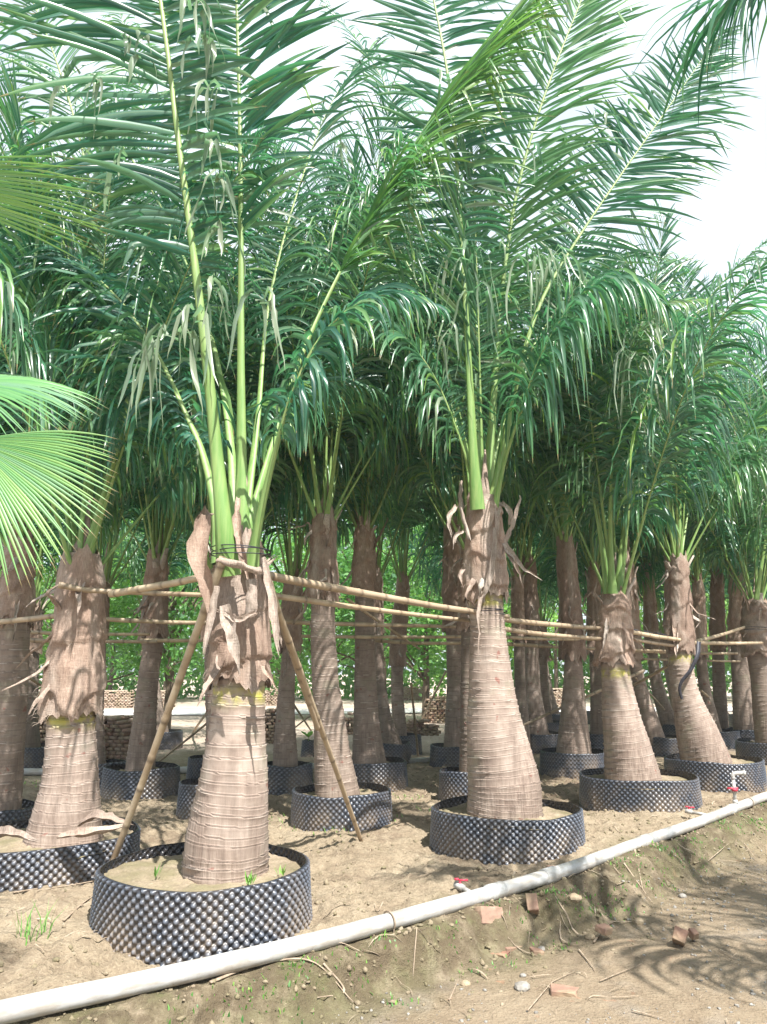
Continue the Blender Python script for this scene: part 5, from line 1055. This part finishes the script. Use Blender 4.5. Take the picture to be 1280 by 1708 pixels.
# ------------------------------------------------------------------ background: brick stacks, broadleaf trees, small plant
def brick_stack(px, py, z, w, d, h, label, seed, taper=.15, lean=0):
    i_far = seed < 406
    g = on(px, py, z); rng = np.random.default_rng(int(seed * 100)); mb = MB(); nz_ = int(h / .062)
    for k in range(nz_):
        sh = 1 - taper * (k / nz_) ** 2
        for face in range(2):
            nb = max(1, int(w * sh / .125))
            for i in range(nb):
                if k > nz_ - 3 and rng.random() < .3: continue
                for dep in range(max(1, int(d / .25))):
                    x = (-w * sh / 2) + (i + .5) * w * sh / nb + rng.normal(0, .006) + (.06 if k % 2 else 0); y = (dep - (int(d / .25) - 1) / 2) * .25 + rng.normal(0, .012)
                    if face: continue
                    V, F = box_np((x, y, .03 + k * .062), (.108, .235, .053), None, .004, rng); mb.add(V, F, float(min(1, rng.random() * .6 + (.15 if i_far else .45))))
    o = link('brick_stack', mb.mesh('brick_stack', M['brick'], False), None, (g.x, g.y, hz(g.x, g.y))); o.rotation_euler.z = math.radians(lean); return tag(o, label, 'brick stack', 'stacks of old bricks behind the palms')
BS = [(190, 1262, 1.0, .8, .72, 'brick stack right of the shaded left palm'), (62, 1268, 1.2, .8, .75, 'brick stack between the two left palms'), (452, 1238, .8, .8, .7, 'brick stack right of the front palm trunk'),
      (580, 1226, .9, .7, .55, 'low brick stack behind the braced palm'), (700, 1228, .8, .6, .4, 'low brick stack in the gap left of the swollen palm'), (728, 1206, .7, .7, .8, 'dark lump of bricks left of the swollen palm'),
      (262, 1180, 1.2, 1., .7, 'far brick stack across the road, right of the dark slim palm'), (100, 1180, 1.5, 1., .6, 'far pale brick stack across the road at left'), (195, 1180, 1.2, 1., .7, 'far pale brick stack across the road behind the left stack'),
      (455, 1176, 1.0, 1., .7, 'far brick stack across the road right of the front palm'), (690, 1168, 1.5, 1., .7, 'far brick stack across the road in the gap left of the swollen palm'), (915, 1178, 1.6, 1., .8, 'far reddish brick stack behind the second and third palms')]
for i, (px, py, w, d, h, lab) in enumerate(BS): brick_stack(px, py, 0, w, d, h, lab, 400 + i, .35 if i < 6 else .05, (i * 37) % 30 - 15)
def broad_tree(x, y, h, cr, low, seed, label, leaf=.16, n=5200, group='broadleaf trees beyond the nursery'):
    rng = np.random.default_rng(int(seed * 100)); z0 = hz(x, y); root = empty('broadleaf_tree', (x, y, z0)); tag(root, label, 'tree', group)
    mb = MB(); add_tube(mb, spline([(0, 0, -.1), (.05, 0, h * .25), (0, .05, h * .6)], 16), np.linspace(.12, .04, 16), 8, 0)
    ends = []
    for i in range(10):
        a = rng.uniform(0, 6.28); z1 = rng.uniform(low, h * .6); e = np.array([math.cos(a) * cr * .7, math.sin(a) * cr * .7, z1 + rng.uniform(.2, h * .35)]); ends.append(e)
        add_tube(mb, spline([(0, 0, z1 * .9), tuple(e * .5 + np.array([0, 0, z1 * .5])), tuple(e)], 8), np.linspace(.045, .012, 8), 6, 0)
    link('trunk', mb.mesh('trunk', M['wood']), root)
    nc = 46; cl = rng.normal(0, 1, (nc, 3)); cl = norm(cl) * rng.uniform(.45, 1, (nc, 1)) * [cr, cr, (h - low) / 2]; cl[:, 2] += (h + low) / 2
    ci = rng.integers(0, nc, n); tone = rng.uniform(0, .45, nc); crad = rng.uniform(.28, .5, nc) * cr * .8
    P = cl[ci] + rng.normal(0, .5, (n, 3)) * crad[ci][:, None] * [1, 1, .8]; P = P[P[:, 2] > low * .85]; ci = ci[:len(P)]; n = len(P)
    d = norm(rng.normal(0, 1, (n, 3)) * [1, 1, .5] + [0, 0, -.45]); s_ = norm(np.cross(d, rng.normal(0, 1, (n, 3)))); l = leaf * rng.uniform(.6, 1.3, n)[:, None]; w_ = l * .20; nn = np.cross(s_, d)
    V = np.stack([P, P + d * l * .45 + s_ * w_ + nn * w_ * .3, P + d * l, P + d * l * .45 - s_ * w_ + nn * w_ * .3], 1).reshape(-1, 3); F = np.arange(n * 4).reshape(-1, 4)
    v = np.clip(tone[rng.integers(0, nc, n)] * .4 + tone[ci] + rng.normal(.08, .12, n), 0, .97); A = np.repeat(np.stack([v, np.full(n, .3), np.zeros(n), np.full(n, .2)], 1), 4, 0)
    link('crown', mesh_np('crown', V, F, M['broad'], {'leaf': A}, False), root); return root
TR = [(-6.9, 17, 6.0, 2.1, .9, 'leafy tree hanging low behind the gap between the two left palms', .17), (-4.9, 18.0, 5.4, 1.8, 1.1, 'dense dark-leaved tree between the left palm and the dark slim palm', .17), (-3.9, 24, 6.5, 2.4, 1.1, 'light green tree behind the left brace', .22),
      (-.5, 24, 6.2, 2.2, 1.4, 'yellow-green tree seen behind the braced palm', .2), (-2.2, 26, 7., 2.6, .8, 'bright tree right behind the front palm trunk', .22), (1.2, 23, 6.2, 2.3, 1.3, 'leafy tree in the gap left of the swollen palm', .2), (3.6, 27, 7, 2.6, 1.6, 'leafy tree right of the swollen palm', .22)]
for i, (x, y, h, cr, low, lab, lf) in enumerate(TR): broad_tree(x, y, h, cr, low, 500 + i, lab, lf)
row = ['far left', 'left', 'left of centre', 'centre left', 'middle', 'centre', 'centre right', 'right of centre', 'right', 'far right', 'farthest right', 'outermost right']
for i in range(12):
    x = -24 + i * 4.6 + (i % 3) * .5; broad_tree(x, 36 + (i * 7 % 5), 9.5 + (i * 3 % 4) * .5, 3.6, .5 + (i % 3) * .3, 600 + i, 'big leafy tree in the distant row, ' + row[i], .34, 6500, 'distant row of leafy trees')
rng = np.random.default_rng(77); n = 26000; P = np.stack([rng.uniform(-48, 40, n), rng.normal(43, 1.2, n), rng.uniform(0, 1, n) ** .8 * 4.2], 1); P[:, 2] *= .75 + .35 * vnoise(P[:, 0] * .5, 3.3)
d = norm(rng.normal(0, 1, (n, 3)) + [0, 0, -.3]); s_ = norm(np.cross(d, rng.normal(0, 1, (n, 3)))); l = .42 * rng.uniform(.6, 1.3, n)[:, None]
V = np.stack([P, P + d * l * .45 + s_ * l * .26, P + d * l, P + d * l * .45 - s_ * l * .26], 1).reshape(-1, 3); v = np.clip(.35 + .35 * vnoise(P[:, 0] * .9, P[:, 2] * .9) + rng.normal(0, .12, n), 0, .97)
tag(link('undergrowth', mesh_np('undergrowth', V, np.arange(n * 4).reshape(-1, 4), M['broad'], {'leaf': np.repeat(np.stack([v, np.full(n, .3), np.zeros(n), np.full(n, .2)], 1), 4, 0)}, False)), 'mass of bright green foliage closing the view beyond the road', None, None, 'stuff')
# a potted seedling by the back pipe
g = on(514, 1262, 0); o, zs = container(g.x, g.y, .22, 'small studded pot holding a broad-leaved seedling', 1, .30, None)
o.name = 'seedling_pot'; o['category'] = 'pot'
sp = empty('seedling', (g.x, g.y, zs)); tag(sp, 'broad-leaved green seedling growing in the small pot', 'plant'); mb = MB(); add_tube(mb, [(0, 0, -.05), (.01, 0, .12)], .006, 6); link('stem', mb.mesh('stem', M['petiole']), sp)
for i in range(5):
    a = i * 1.3; d = np.array([math.cos(a), math.sin(a), .9]); d = norm(d); s_ = norm(np.cross(d, [0, 0, 1])); t = np.linspace(0, 1, 6); wv = .05 * np.sin(t * math.pi * .92 + .12); C = np.array([0, 0, .10]) + d * t[:, None] * .22 - np.array([0, 0, .05]) * (t ** 2)[:, None]
    V = np.stack([C + s_ * wv[:, None], C, C - s_ * wv[:, None]], 1).reshape(-1, 3); link('leaf', mesh_np('leaf', V, gridF(3, 6), M['broad'], {'leaf': np.tile([.7, .3, 0, 0], (18, 1))}), sp)
# ------------------------------------------------------------------ the humid air
V, F = box_np((0, 110, 5.4), (360, 320, 14)); hm = bpy.data.materials.new('humid_air'); hm.use_nodes = True; ht = hm.node_tree; ht.nodes.clear()
ho = ht.nodes.new('ShaderNodeOutputMaterial'); pv = ht.nodes.new('ShaderNodeVolumePrincipled'); pv.inputs['Color'].default_value = (.92, .96, 1, 1); pv.inputs['Density'].default_value = .0012; ht.links.new(pv.outputs[0], ho.inputs['Volume'])
tag(link('haze', mesh_np('haze', V, F, hm, None, False)), 'thin pale humid haze between the palm rows', None, None, 'stuff')
